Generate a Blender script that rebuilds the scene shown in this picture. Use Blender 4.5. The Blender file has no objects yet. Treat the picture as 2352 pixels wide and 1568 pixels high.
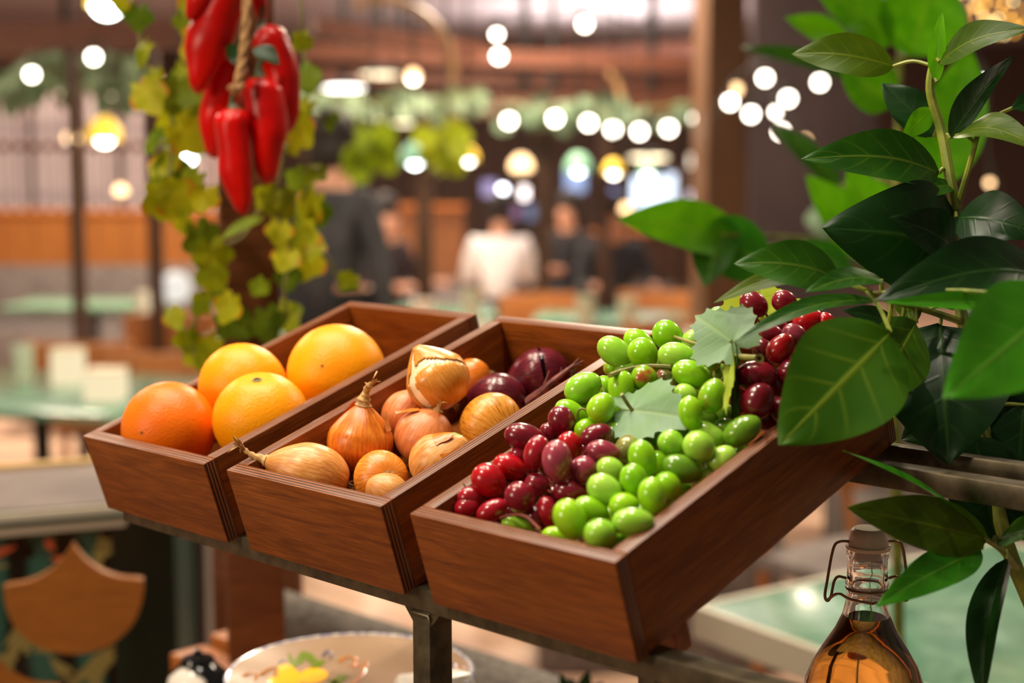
import bpy, bmesh, math, random
from math import sin, cos, pi, radians, sqrt
from mathutils import Vector, Matrix, Euler, noise as mnoise

random.seed(7)
sc = bpy.context.scene
C = sc.collection

# ------------------------------------------------------------------ camera
FPX, PITCH, YAW = 3459.33, 0.11675, -0.76914          # focal length in pixels of a 2352 px wide frame
CX, CY = 1176.0, 784.0
EYE = Vector((1.15843, -0.66376, 1.55))
FWD = Vector((sin(YAW) * cos(PITCH), cos(YAW) * cos(PITCH), -sin(PITCH)))
RIGHT = Vector((cos(YAW), -sin(YAW), 0))
UP = RIGHT.cross(FWD)
cam_data = bpy.data.cameras.new('camera')
cam = bpy.data.objects.new('camera', cam_data)
C.objects.link(cam)
m = Matrix.Identity(4)
for i in range(3):
    m[i][0], m[i][1], m[i][2], m[i][3] = RIGHT[i], UP[i], -FWD[i], EYE[i]
cam.matrix_world = m
cam_data.sensor_width = 36.0
cam_data.sensor_fit = 'HORIZONTAL'
cam_data.lens = FPX / 2352 * 36
cam_data.clip_start = 0.05
cam_data.clip_end = 200
cam_data.dof.use_dof = True
cam_data.dof.focus_distance = 1.125
cam_data.dof.aperture_fstop = 3.5
sc.camera = cam

# ------------------------------------------------------------------ view, world, lights
sc.view_settings.view_transform = 'Standard'
sc.view_settings.look = 'None'
sc.view_settings.gamma = 1.0
sc.view_settings.use_curve_mapping = False
sc.view_settings.exposure = 0.0
sc.cycles.use_denoising = True
sc.cycles.sample_clamp_indirect = 6.0
sc.cycles.max_bounces = 8

world = bpy.data.worlds.new('dim warm hall')
sc.world = world
world.use_nodes = True
world.node_tree.nodes['Background'].inputs[0].default_value = (1.0, 0.80, 0.62, 1)
world.node_tree.nodes['Background'].inputs[1].default_value = 0.15


def lamp(name, kind, loc, target, power, color, size=0.1, spot=None):
    d = bpy.data.lights.new(name, kind)
    d.energy = power
    d.color = color
    if kind == 'AREA':
        d.shape = 'DISK'
        d.size = size
    else:
        d.shadow_soft_size = size
    if kind == 'SPOT':
        d.spot_size = spot or 1.0
        d.spot_blend = 0.5
    o = bpy.data.objects.new(name, d)
    C.objects.link(o)
    o.location = loc
    o.rotation_euler = (Vector(target) - Vector(loc)).to_track_quat('-Z', 'Y').to_euler()
    return o


STALL = Vector((0.30, 0.12, 1.33))
EH = Vector((sin(YAW), cos(YAW), 0))                  # horizontal direction of view


def around(r, d, z):
    """A point r metres to the right of the stall, d metres further away, z above the floor (as the camera looks)."""
    p = STALL + RIGHT * r + EH * d
    return (p.x, p.y, z)


lamp('key_lamp', 'AREA', around(-0.9, -0.55, 2.75), STALL, 17, (1.0, 0.84, 0.66), 0.15)
lamp('track_spot', 'SPOT', around(-0.30, 0.55, 2.9), STALL, 40, (1.0, 0.88, 0.72), 0.022, 0.9)
lamp('track_spot', 'SPOT', around(0.10, 0.45, 2.9), STALL, 40, (1.0, 0.88, 0.72), 0.022, 0.9)
lamp('track_spot', 'SPOT', around(0.15, -0.10, 2.9), STALL, 40, (1.0, 0.88, 0.72), 0.022, 0.9)
lamp('track_spot', 'SPOT', around(-0.45, 0.0, 2.9), STALL, 40, (1.0, 0.88, 0.72), 0.022, 0.9)
lamp('front_lamp', 'AREA', around(-2.0, -1.25, 1.95), STALL, 19, (1.0, 0.80, 0.58), 0.6)
# ceiling lamps of the dining hall; the weakest is added to brighten the ivy
for r, d, pw in ((-2.6, 3.4, 60), (-0.9, 0.75, 20), (0.4, 3.0, 80), (2.2, 2.6, 60), (-2.5, 7.5, 190), (0.2, 6.6, 170), (-1.0, 11.5, 200), (2.2, 12.5, 150)):
    lamp('hall_and_fill_lamp', 'AREA', around(r, d, 3.1), around(r, d, 0), pw, (1.0, 0.82, 0.62), 0.5)
for r, d in ((-2.0, 9.5), (1.2, 10.0), (1.0, 15.0)):
    lamp('ceiling_fill', 'AREA', around(r, d, 2.2), around(r, d, 4.0), 100, (1.0, 0.92, 0.90), 2.2)  # unseen fill lights added to brighten the ceiling


# ------------------------------------------------------------------ pixel rays (photo frame) to places
def ray(px, py):
    return FWD + RIGHT * ((px - CX) / FPX) - UP * ((py - CY) / FPX)


def at(px, py, d):
    """Point seen at (px, py), d metres along the line of sight axis."""
    return EYE + ray(px, py) * d


def atz(px, py, z):
    """Point seen at (px, py) at height z."""
    r = ray(px, py)
    return EYE + r * ((z - EYE.z) / r.z)


def ath(px, py, dh):
    """Point seen at (px, py), at horizontal distance dh ahead of the camera."""
    r = ray(px, py)
    return EYE + r * (dh / r.dot(EH))


TURN = -YAW                                            # rotation that makes local x run to the right of the view


# ------------------------------------------------------------------ helpers
class MB:
    def __init__(self):
        self.v, self.f, self.m, self.uv = [], [], [], {}

    def add(self, verts, faces, mat=0, uvs=None):
        o = len(self.v)
        self.v += [Vector(p) for p in verts]
        for k, fc in enumerate(faces):
            self.f.append(tuple(i + o for i in fc))
            self.m.append(mat if isinstance(mat, int) else mat[k])
        if uvs:
            for i, q in enumerate(uvs):
                self.uv[i + o] = q
        return self

    def box(self, c, s, M=None, mat=0):
        cx, cy, cz = c
        sx, sy, sz = s[0] / 2, s[1] / 2, s[2] / 2
        vs = [Vector((cx + a * sx, cy + b * sy, cz + d * sz)) for d in (-1, 1) for b in (-1, 1) for a in (-1, 1)]
        if M:
            vs = [M @ p for p in vs]
        return self.add(vs, [(0, 2, 3, 1), (4, 5, 7, 6), (0, 1, 5, 4), (2, 6, 7, 3), (0, 4, 6, 2), (1, 3, 7, 5)], mat)

    def tube(self, pts, rad, n=10, mat=0, cap=True):
        pts = [Vector(p) for p in pts]
        if not isinstance(rad, (list, tuple)):
            rad = [rad] * len(pts)
        vs, fs = [], []
        prev = None
        for i, p in enumerate(pts):
            t = (pts[min(i + 1, len(pts) - 1)] - pts[max(i - 1, 0)]).normalized()
            if prev is None:
                a = Vector((0, 0, 1)) if abs(t.z) < 0.9 else Vector((1, 0, 0))
                u = t.cross(a).normalized()
            else:
                u = (prev - t * prev.dot(t)).normalized()
            prev = u
            w = t.cross(u)
            for k in range(n):
                an = 2 * pi * k / n
                vs.append(p + (u * cos(an) + w * sin(an)) * rad[i])
        for i in range(len(pts) - 1):
            for k in range(n):
                fs.append((i * n + k, i * n + (k + 1) % n, (i + 1) * n + (k + 1) % n, (i + 1) * n + k))
        if cap:
            fs.append(tuple(range(n - 1, -1, -1)))
            fs.append(tuple((len(pts) - 1) * n + k for k in range(n)))
        return self.add(vs, fs, mat)

    def lathe(self, prof, n=32, mat=0, M=None, cap=True):
        vs, fs = [], []
        for r, z in prof:
            for k in range(n):
                a = 2 * pi * k / n
                vs.append(Vector((r * cos(a), r * sin(a), z)))
        if M:
            vs = [M @ p for p in vs]
        for i in range(len(prof) - 1):
            for k in range(n):
                fs.append((i * n + k, i * n + (k + 1) % n, (i + 1) * n + (k + 1) % n, (i + 1) * n + k))
        if cap:
            if prof[0][0] > 1e-6:
                fs.append(tuple(range(n - 1, -1, -1)))
            if prof[-1][0] > 1e-6:
                fs.append(tuple((len(prof) - 1) * n + k for k in range(n)))
        return self.add(vs, fs, mat)

    def ball(self, c, r, n=16, mat=0, M=None):
        """Ellipsoid: r a number or three half-axes."""
        if not isinstance(r, (list, tuple)):
            r = (r, r, r)
        h = n // 2
        vs, fs = [], []
        for i in range(h + 1):
            th = pi * i / h
            for k in range(n):
                a = 2 * pi * k / n
                p = Vector((r[0] * sin(th) * cos(a), r[1] * sin(th) * sin(a), -r[2] * cos(th)))
                vs.append((M @ p if M else p) + Vector(c))
        for i in range(h):
            for k in range(n):
                fs.append((i * n + k, i * n + (k + 1) % n, (i + 1) * n + (k + 1) % n, (i + 1) * n + k))
        return self.add(vs, fs, mat)

    def build(self, name, mats, parent=None, smooth=True, angle=40, bevel=0, inv=None, seg=2):
        me = bpy.data.meshes.new(name)
        vs = self.v if inv is None else [inv @ p for p in self.v]
        me.from_pydata([tuple(p) for p in vs], [], self.f)
        if not isinstance(mats, (list, tuple)):
            mats = [mats]
        for mt in mats:
            me.materials.append(mt)
        for p, k in zip(me.polygons, self.m):
            p.material_index = k
        if self.uv:
            L = me.uv_layers.new(name='uv')
            for lp in me.loops:
                L.data[lp.index].uv = self.uv.get(lp.vertex_index, (0, 0))
        bm = bmesh.new()
        bm.from_mesh(me)
        bmesh.ops.remove_doubles(bm, verts=bm.verts, dist=1e-6)
        if not self.uv:
            bmesh.ops.recalc_face_normals(bm, faces=bm.faces)
        if bevel:
            es = [e for e in bm.edges if len(e.link_faces) == 2 and e.calc_face_angle(0) > radians(35)]
            bmesh.ops.bevel(bm, geom=es, offset=bevel, segments=seg, profile=0.6, affect='EDGES', clamp_overlap=True)
        bm.to_mesh(me)
        bm.free()
        if smooth:
            for p in me.polygons:
                p.use_smooth = True
            me.set_sharp_from_angle(angle=radians(angle))
        o = bpy.data.objects.new(name, me)
        C.objects.link(o)
        if parent is not None:
            o.parent = parent
        return o


def tag(o, label=None, cat=None, group=None, kind=None):
    if label:
        o['label'] = label
    if cat:
        o['category'] = cat
    if group:
        o['group'] = group
    if kind:
        o['kind'] = kind
    return o


def thing(name, label, cat, loc=(0, 0, 0), rot=None, group=None):
    o = bpy.data.objects.new(name, None)
    o.empty_display_size = 0.02
    C.objects.link(o)
    M = Matrix.Translation(Vector(loc))
    if rot is not None:
        M = M @ (rot.to_4x4() if hasattr(rot, 'to_4x4') else Matrix.Rotation(rot, 4, 'Z'))
    o.matrix_world = M
    return tag(o, label, cat, group)


def inv(o):
    return o.matrix_world.inverted()


def copy_thing(src, loc=None, rot=None, label=None, group=None):
    c = src.copy()
    C.objects.link(c)
    if loc is not None:
        M = Matrix.Translation(Vector(loc))
        if rot is not None:
            M = M @ (rot.to_4x4() if hasattr(rot, 'to_4x4') else Matrix.Rotation(rot, 4, 'Z'))
        c.matrix_world = M
    if label:
        c['label'] = label
    if group:
        c['group'] = group
    for ch in [k for k in C.objects if k.parent == src]:
        d = ch.copy()
        C.objects.link(d)
        d.parent = c
        for g in [k for k in C.objects if k.parent == ch]:
            e = g.copy()
            C.objects.link(e)
            e.parent = d
    return c


def frame(z, x):
    """Rotation matrix whose local z is z and local x is close to x."""
    z = Vector(z).normalized()
    x = Vector(x)
    y = z.cross(x).normalized()
    x = y.cross(z).normalized()
    M = Matrix.Identity(3)
    for i in range(3):
        M[i][0], M[i][1], M[i][2] = x[i], y[i], z[i]
    return M


def smooth_path(pts, k=6):
    """Catmull-Rom through the points."""
    pts = [Vector(p) for p in pts]
    out = []
    for i in range(len(pts) - 1):
        a, b, c, d = pts[max(i - 1, 0)], pts[i], pts[i + 1], pts[min(i + 2, len(pts) - 1)]
        for j in range(k):
            t = j / k
            out.append(0.5 * ((2 * b) + (c - a) * t + (2 * a - 5 * b + 4 * c - d) * t * t + (3 * b - a - 3 * c + d) * t ** 3))
    out.append(pts[-1])
    return out


# ------------------------------------------------------------------ materials
def srgb(r, g, b):
    def f(c):
        c /= 255
        return c / 12.92 if c <= 0.04045 else ((c + 0.055) / 1.055) ** 2.4
    return (f(r), f(g), f(b), 1)


class N:
    """Small helper around a material's node tree."""
    def __init__(self, name):
        self.mat = bpy.data.materials.new(name)
        self.mat.use_nodes = True
        self.t = self.mat.node_tree
        self.p = self.t.nodes['Principled BSDF']

    def n(self, kind, **kw):
        x = self.t.nodes.new(kind)
        for k, v in kw.items():
            setattr(x, k, v)
        return x

    def link(self, a, b):
        self.t.links.new(a, b)

    def set(self, **kw):
        for k, v in kw.items():
            self.p.inputs[k.replace('_', ' ')].default_value = v
        return self

    def val(self, sock, v):
        if hasattr(v, 'is_output'):
            self.link(v, sock)
        else:
            sock.default_value = v

    def math(self, op, a, b=0.0, c=None):
        x = self.n('ShaderNodeMath', operation=op)
        self.val(x.inputs[0], a)
        self.val(x.inputs[1], b)
        if c is not None:
            self.val(x.inputs[2], c)
        return x.outputs[0]

    def mix(self, fac, a, b):
        x = self.n('ShaderNodeMix', data_type='RGBA')
        self.val(x.inputs[0], fac)
        self.val(x.inputs[6], a)
        self.val(x.inputs[7], b)
        return x.outputs[2]

    def ramp(self, fac, stops):
        x = self.n('ShaderNodeValToRGB')
        cr = x.color_ramp
        while len(cr.elements) < len(stops):
            cr.elements.new(0.5)
        for e, (p, c) in zip(cr.elements, stops):
            e.position = p
            e.color = c
        self.link(fac, x.inputs[0])
        return x.outputs[0]

    def coord(self, which='Object', scale=(1, 1, 1), loc=(0, 0, 0)):
        t = self.n('ShaderNodeTexCoord')
        mp = self.n('ShaderNodeMapping')
        mp.inputs['Scale'].default_value = scale
        mp.inputs['Location'].default_value = loc
        self.link(t.outputs[which], mp.inputs[0])
        return mp.outputs[0]

    def noise(self, vec, scale=5, detail=3, rough=0.5, dist=0.0):
        x = self.n('ShaderNodeTexNoise')
        x.inputs['Scale'].default_value = scale
        x.inputs['Detail'].default_value = detail
        x.inputs['Roughness'].default_value = rough
        x.inputs['Distortion'].default_value = dist
        self.link(vec, x.inputs['Vector'])
        return x.outputs['Fac']

    def bump(self, h, strength=0.2, dist=0.001):
        x = self.n('ShaderNodeBump')
        x.inputs['Strength'].default_value = strength
        x.inputs['Distance'].default_value = dist
        self.link(h, x.inputs['Height'])
        self.link(x.outputs[0], self.p.inputs['Normal'])

    def random(self):
        return self.n('ShaderNodeObjectInfo').outputs['Random']

    def color(self, c):
        self.link(c, self.p.inputs['Base Color'])
        return self


def plain(name, col, rough=0.5, metal=0.0, **kw):
    q = N(name)
    q.set(Base_Color=col, Roughness=rough, Metallic=metal, **kw)
    return q.mat


def mottled(name, c1, c2, scale=8, rough=0.5, stretch=(1, 1, 1), metal=0.0, bump=0.0, lo=0.35, hi=0.65, detail=3, dist=0.0, **kw):
    q = N(name)
    v = q.coord('Object', stretch)
    f = q.noise(v, scale, detail, 0.55, dist)
    q.color(q.ramp(f, [(lo, c1), (hi, c2)]))
    q.set(Roughness=rough, Metallic=metal, **kw)
    if bump:
        q.bump(f, bump, 0.002)
    return q.mat


def emit(name, col, strength):
    q = N(name)
    q.set(Base_Color=(0, 0, 0, 1), Roughness=0.6)
    q.p.inputs['Emission Color'].default_value = col
    q.p.inputs['Emission Strength'].default_value = strength
    return q.mat


def wood(name, dark, light, scale=9.0, rough=0.42, bump=0.15, lo=0.3, hi=0.72):
    """Grain runs along local x."""
    q = N(name)
    rnd = q.random()
    tc = q.n('ShaderNodeTexCoord')
    mp = q.n('ShaderNodeMapping')
    mp.inputs['Scale'].default_value = (1.0, 6.0, 11.0)
    off = q.n('ShaderNodeCombineXYZ')
    q.link(q.math('MULTIPLY', rnd, 37.0), off.inputs[0])
    q.link(q.math('MULTIPLY', rnd, 11.0), off.inputs[2])
    q.link(off.outputs[0], mp.inputs['Location'])
    q.link(tc.outputs['Object'], mp.inputs[0])
    v = mp.outputs[0]
    f1 = q.noise(v, scale, 4, 0.6, 1.2)
    mp2 = q.n('ShaderNodeMapping')
    mp2.inputs['Scale'].default_value = (9.0, 60.0, 230.0)
    q.link(tc.outputs['Object'], mp2.inputs[0])
    f2 = q.noise(mp2.outputs[0], 3.0, 2, 0.6)
    fac = q.math('ADD', q.math('MULTIPLY', f1, 0.82), q.math('MULTIPLY', f2, 0.18))
    col = q.ramp(fac, [(lo, dark), (hi, light)])
    dash = q.math('MULTIPLY', q.math('MINIMUM', q.math('MAXIMUM', q.math('MULTIPLY', q.math('SUBTRACT', f2, 0.56), 7.0), 0.0), 1.0), 0.30)
    hi_c = tuple(min(1.0, c * 1.7 + 0.02) for c in light[:3]) + (1,)
    q.color(q.mix(dash, col, hi_c))
    q.set(Roughness=rough)
    q.p.inputs['Specular IOR Level'].default_value = 0.35
    q.bump(f2, bump, 0.0008)
    return q.mat


def plywood_edge(name, dark, light, thick=0.012):
    """Plies run across local y."""
    q = N(name)
    tc = q.n('ShaderNodeTexCoord')
    s = q.n('ShaderNodeSeparateXYZ')
    q.link(tc.outputs['Object'], s.inputs[0])
    nz = q.noise(q.coord('Object', (20, 150, 20)), 2.0, 3)
    y = q.math('ADD', q.math('MULTIPLY', s.outputs[1], 2 * pi * 4 / thick), q.math('MULTIPLY', nz, 1.6))
    w = q.math('MULTIPLY_ADD', q.math('SINE', y), 0.5, 0.5)
    q.color(q.ramp(w, [(0.25, dark), (0.75, light)]))
    q.set(Roughness=0.4)
    return q.mat


def leaf_material(name, base, light, vein, rough=0.35, translucency=0.25, veins=7.0, vein_amount=0.8, edge=None):
    """uv: u along the leaf (0 base, 1 tip), v across (0.5 the midrib)."""
    q = N(name)
    tc = q.n('ShaderNodeTexCoord')
    s = q.n('ShaderNodeSeparateXYZ')
    q.link(tc.outputs['UV'], s.inputs[0])
    u, v = s.outputs[0], s.outputs[1]
    av = q.math('ABSOLUTE', q.math('SUBTRACT', v, 0.5))
    mid = q.math('SUBTRACT', 1.0, q.math('SMOOTH_MIN', q.math('MULTIPLY', av, 26.0), 1.0, 0.1))
    k = q.math('MULTIPLY', q.math('SUBTRACT', u, q.math('MULTIPLY', av, 0.42)), veins)
    fr = q.math('ABSOLUTE', q.math('SUBTRACT', q.math('FRACT', k), 0.5))
    side = q.math('SUBTRACT', 1.0, q.math('SMOOTH_MIN', q.math('MULTIPLY', fr, 9.0), 1.0, 0.1))
    side = q.math('MULTIPLY', side, q.math('SUBTRACT', 0.75, q.math('MULTIPLY', av, 1.3)))
    vn = q.math('MAXIMUM', mid, q.math('MULTIPLY', side, 0.6))
    f = q.noise(q.coord('Object', (1, 1, 1)), 40, 3)
    rnd = q.random()
    f = q.math('ADD', q.math('MULTIPLY', f, 0.7), q.math('MULTIPLY', rnd, 0.35))
    col = q.ramp(f, [(0.3, base), (0.75, light)])
    if edge:
        ef = q.math('MULTIPLY', q.math('SUBTRACT', av, 0.36), 9.0)
        ef = q.math('MULTIPLY', q.math('MAXIMUM', q.math('MINIMUM', ef, 1.0), 0.0), q.math('GREATER_THAN', rnd, 0.35))
        col = q.mix(ef, col, edge)
    col = q.mix(q.math('MULTIPLY', q.math('MAXIMUM', vn, 0.0), vein_amount), col, vein)
    q.color(col)
    q.set(Roughness=rough)
    q.p.inputs['Specular IOR Level'].default_value = 0.22
    q.bump(vn, 0.25, 0.0012)
    tr = q.n('ShaderNodeBsdfTranslucent')
    q.link(col, tr.inputs['Color'])
    mx = q.n('ShaderNodeMixShader')
    mx.inputs[0].default_value = translucency
    q.link(q.p.outputs[0], mx.inputs[1])
    q.link(tr.outputs[0], mx.inputs[2])
    q.link(mx.outputs[0], q.t.nodes['Material Output'].inputs['Surface'])
    return q.mat


M_WALNUT = wood('walnut stained ply face', srgb(92, 40, 6), srgb(148, 80, 20))
M_PLY = plywood_edge('walnut stained ply edge', srgb(40, 16, 6), srgb(140, 84, 50))
M_STEEL = mottled('olive bronze painted steel', srgb(74, 66, 50), srgb(104, 94, 72), 60, 0.34, metal=0.55)
M_ORANGEWOOD = wood('orange beech wood', srgb(150, 84, 34), srgb(196, 120, 58), rough=0.45)
M_BROWNWOOD = wood('brown post wood', srgb(74, 38, 16), srgb(116, 66, 30), rough=0.5)
M_DARKWOOD = wood('dark brown wood', srgb(44, 27, 18), srgb(78, 50, 32), rough=0.5)

# ------------------------------------------------------------------ the dining hall behind
RZ = Matrix.Rotation(TURN, 4, 'Z')


def pos(px, dh, z=0.0):
    """Place at column px of the photo, dh metres ahead, at height z."""
    zo = dh * cos(PITCH) + (EYE.z - z) * sin(PITCH)
    p = EYE + EH * dh + RIGHT * ((px - CX) / FPX * zo)
    return Vector((p.x, p.y, z))


def zrow(py, dh):
    return ath(CX, py, dh).z


def slab(mb, px0, py0, px1, py1, dh, depth, mat=0):
    """A box whose front covers columns px0..px1 and rows py0..py1 at distance dh."""
    z0, z1 = zrow(py1, dh), zrow(py0, dh)
    zm = (z0 + z1) / 2
    a, b = pos(px0, dh, zm), pos(px1, dh, zm)
    w = (b - a).length
    c = (a + b) / 2 + EH * depth / 2
    return mb.box((0, 0, 0), (w, depth, z1 - z0), Matrix.Translation((c.x, c.y, zm)) @ RZ, mat)


def span(mb, a, b, w, h, mat=0):
    """A beam of section w x h from a to b."""
    a, b = Vector(a), Vector(b)
    d = b - a
    R = frame(d, Vector((0, 0, 1)) if abs(d.normalized().z) < 0.95 else RIGHT).to_4x4()
    return mb.box((0, 0, d.length / 2), (h, w, d.length), Matrix.Translation(a) @ R, mat)


def structure(name, mb, mat, label=None, **kw):
    return tag(mb.build(name, mat, smooth=False, **kw), label, None, None, 'structure')


M_FLOOR = None
q = N('pale terracotta floor boards')
tc = q.coord('Object', (1, 1, 1))
br = q.n('ShaderNodeTexBrick')
br.inputs['Scale'].default_value = 1.0
br.inputs['Brick Width'].default_value = 1.8
br.inputs['Row Height'].default_value = 0.18
br.inputs['Mortar Size'].default_value = 0.008
br.inputs['Color1'].default_value = srgb(206, 172, 146)
br.inputs['Color2'].default_value = srgb(176, 140, 118)
br.inputs['Mortar'].default_value = srgb(128, 100, 84)
q.link(tc, br.inputs['Vector'])
q.color(br.outputs[0])
q.set(Roughness=0.45)
M_FLOOR = q.mat

M_CEIL = mottled('greyish lilac ceiling plaster', srgb(176, 164, 166), srgb(190, 178, 180), 3, 0.9)
M_BACKWALL = None
q = N('brown vertical cladding')
v = q.coord('Object', (1, 1, 1))
w = q.n('ShaderNodeTexWave')
w.inputs['Scale'].default_value = 2.4
w.inputs['Distortion'].default_value = 1.5
q.link(v, w.inputs[0])
f2 = q.noise(q.coord('Object', (0.6, 0.6, 0.4)), 1.2, 2)
q.color(q.mix(f2, q.ramp(w.outputs['Fac'], [(0.3, srgb(52, 36, 28)), (0.7, srgb(104, 76, 56))]), srgb(92, 70, 60)))
q.set(Roughness=0.6)
M_BACKWALL = q.mat

ORI = STALL.copy()
ORI.z = 0


def rel(r, d, z):
    p = EYE + RIGHT * r + EH * d
    return Vector((p.x, p.y, z))


mb = MB()
mb.box((0, 0, -0.05), (26, 30, 0.1), Matrix.Translation(rel(0, 10, 0)) @ RZ)
fl = mb.build('floor', M_FLOOR, smooth=False)
tag(fl, 'pale terracotta boarded floor of the dining hall', None, None, 'structure')
mb = MB()
mb.box((0, 0, 0), (26, 19, 0.1), Matrix.Translation(rel(0, 14.5, 3.25)) @ RZ)
structure('ceiling', mb, M_CEIL, 'greyish white ceiling of the dining hall')
mb = MB()
mb.box((0, 0, 1.65), (26, 0.2, 3.3), Matrix.Translation(rel(0, 21.0, 0)) @ RZ)
structure('wall_back', mb, M_BACKWALL, 'dark brown clad wall at the far end of the hall')
mb = MB()
mb.box((0, 0, 1.65), (0.2, 17, 3.3), Matrix.Translation(rel(-7.6, 12.5, 0)) @ RZ)
structure('wall_left', mb, mottled('rose grey plaster', srgb(196, 168, 158), srgb(226, 202, 192), 1.2, 0.8), 'pale rose plaster wall behind the slatted screen')

# wood clad pillar to the right of the middle
M_PILLAR = wood('pillar cladding', srgb(70, 46, 28), srgb(104, 70, 42), rough=0.55)
mb = MB()
c = pos(1662, 7.4, 1.6) + EH * 0.2
mb.box((0, 0, 0), (0.20, 0.20, 3.2), Matrix.Translation((c.x, c.y, 1.6)) @ Matrix.Rotation(TURN + 0.25, 4, 'Z'))
structure('pillar', mb, M_PILLAR, 'square wood clad pillar behind the leafy plant')

mb = MB()
mb.box((0, 0, 1.6), (.70, .12, 3.2), Matrix.Translation(pos(1850, 8.6, 0)) @ RZ)
structure('pillar_shade_slab', mb, mottled('dark aubergine shade tone', srgb(44, 30, 32), srgb(58, 42, 42), 2, .7), 'dark slab added right of the wood clad pillar as its shaded face')  # slab and dark colour added for the shaded right face of the pillar

# ---- timber pergola over the tables
M_RED = wood('red brown painted beam', srgb(66, 36, 26), srgb(112, 66, 48), rough=0.5)
perg = thing('pergola', 'brown timber pergola of beams and thin posts over the dining tables', 'pergola', pos(1000, 8.2), TURN)
for (x0, y0, x1, y1, dh, sz) in ((-200, 92, 470, 78, 6.4, .10), (-200, 150, 330, 84, 7.4, .07), (690, 118, 1640, 150, 8.4, .08), (700, 176, 1640, 196, 9.6, .07),
                                 (640, 250, 1640, 236, 9.0, .11), (720, 60, 1100, 118, 7.6, .07), (1100, 140, 1640, 108, 10.5, .08)):
    mb = MB()
    span(mb, ath(x0, y0, dh), ath(x1, y1, dh + 0.3), sz, sz * 1.2)
    mb.build('beam', M_RED, perg, smooth=False, inv=inv(perg))
for px, dh, w, top in ((730, 8.6, 60, 180), (978, 9.0, 38, 236), (1246, 9.0, 34, 236), (1385, 10.0, 26, 236), (1560, 9.6, 24, 236), (1640, 8.8, 30, 110), (200, 6.6, 20, 92), (372, 7.6, 26, 92)):
    mb = MB()
    z1 = zrow(top, dh)
    mb.box((0, 0, z1 / 2), (w / FPX * dh, 0.09, z1), Matrix.Translation(pos(px, dh)) @ RZ)
    mb.build('post', M_DARKWOOD, perg, smooth=False, inv=inv(perg))

# round timber hoops hanging below the pergola
M_TAN = plain('pale bamboo', srgb(178, 138, 92), 0.5)


def hoop(px, py, dh, rpx, label, a0=0.0, a1=2 * pi):
    o = thing('hoop_ornament', label, 'ornament', ath(px, py, dh), TURN, None)
    r = rpx / FPX * dh
    n = 40
    pts = [(r * cos(a0 + (a1 - a0) * k / n), 0.0, r * sin(a0 + (a1 - a0) * k / n)) for k in range(n + 1)]
    mb = MB().tube(pts, 0.018, 8)
    mb.build('ring', M_TAN, o)
    mb = MB().tube([(0, 0, r), (0, 0, r + 0.4)], 0.006, 6)
    mb.build('hanging_cord', M_DARKWOOD, o)
    return o


hoop(880, 165, 6.8, 160, 'pale bamboo arch hanging beside the red chili peppers', -0.2, 2.0)
hoop(1310, 240, 9.0, 115, 'thin bamboo arch hanging above the middle tables', -0.1, 1.4)

# ---- slatted wooden screen on the left
M_GLOWPANEL = mottled('pale pink panel with added glow', srgb(198, 164, 150), srgb(240, 220, 210), 1.6, 0.6, stretch=(3, 1, 0.6))
M_GLOWPANEL.node_tree.nodes['Principled BSDF'].inputs['Emission Color'].default_value = (1, .80, .72, 1)
M_GLOWPANEL.node_tree.nodes['Principled BSDF'].inputs['Emission Strength'].default_value = .38  # emission added to brighten the panel, no lamp behind it
scr = thing('slatted_screen', 'tall screen of thin dark vertical slats in front of a pale wall', 'screen', pos(100, 11.2), TURN)
mb = MB()
for k, px in enumerate(range(-150, 520, 34)):
    slab(mb, px, 196, px + (9 if k % 3 else 16), 492, 11.2 + 0.02 * (k % 2), 0.05)
mb.build('slat_panel', M_DARKWOOD, scr, smooth=False, inv=inv(scr))
for py in (196, 330):
    mb = MB()
    slab(mb, -160, py, 520, py + 14, 11.17, 0.08)
    mb.build('rail', M_RED, scr, smooth=False, inv=inv(scr))
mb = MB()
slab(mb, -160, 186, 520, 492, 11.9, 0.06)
mb.build('backing_panel', M_GLOWPANEL, scr, smooth=False, inv=inv(scr))

# ---- booths: wooden panel on top, grey upholstery below
M_GREYCLOTH = mottled('grey woven upholstery', srgb(92, 84, 82), srgb(124, 116, 112), 30, 0.85)
M_PANEL = wood('lit amber panel wood', srgb(118, 70, 28), srgb(168, 104, 48), rough=0.5)  # amber is the panel wood's own colour


def booth(x0, x1, ytop, ymid, dh, label, mat):
    o = thing('booth_seat', label, 'booth', pos((x0 + x1) / 2, dh), TURN)
    mb = MB()
    n = max(2, int((x1 - x0) / 70))
    for k in range(n):
        a = x0 + (x1 - x0) * k / n
        slab(mb, a, ytop, a + (x1 - x0) / n - 2, ymid, dh, 0.05)
    mb.build('wood_panel', mat, o, smooth=False, inv=inv(o))
    mb = MB()
    z1 = zrow(ymid, dh)
    a, b = pos(x0, dh, 0.5), pos(x1, dh, 0.5)
    c = (a + b) / 2
    mb.box((0, 0, z1 / 2), ((b - a).length, 0.10, z1), Matrix.Translation((c.x, c.y, 0)) @ RZ)
    mb.build('upholstered_back', M_GREYCLOTH, o, inv=inv(o), bevel=0.02)
    mb = MB()
    mb.box((0, -0.27, 0.22), ((b - a).length, 0.44, 0.44), Matrix.Translation((c.x, c.y, 0)) @ RZ)
    mb.build('seat', M_GREYCLOTH, o, inv=inv(o), bevel=0.03)
    mb = MB()
    slab(mb, x0, ytop - 10, x1, ytop, dh - 0.03, 0.14)
    mb.build('top_cap', M_ORANGEWOOD, o, smooth=False, inv=inv(o))
    return o


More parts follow.
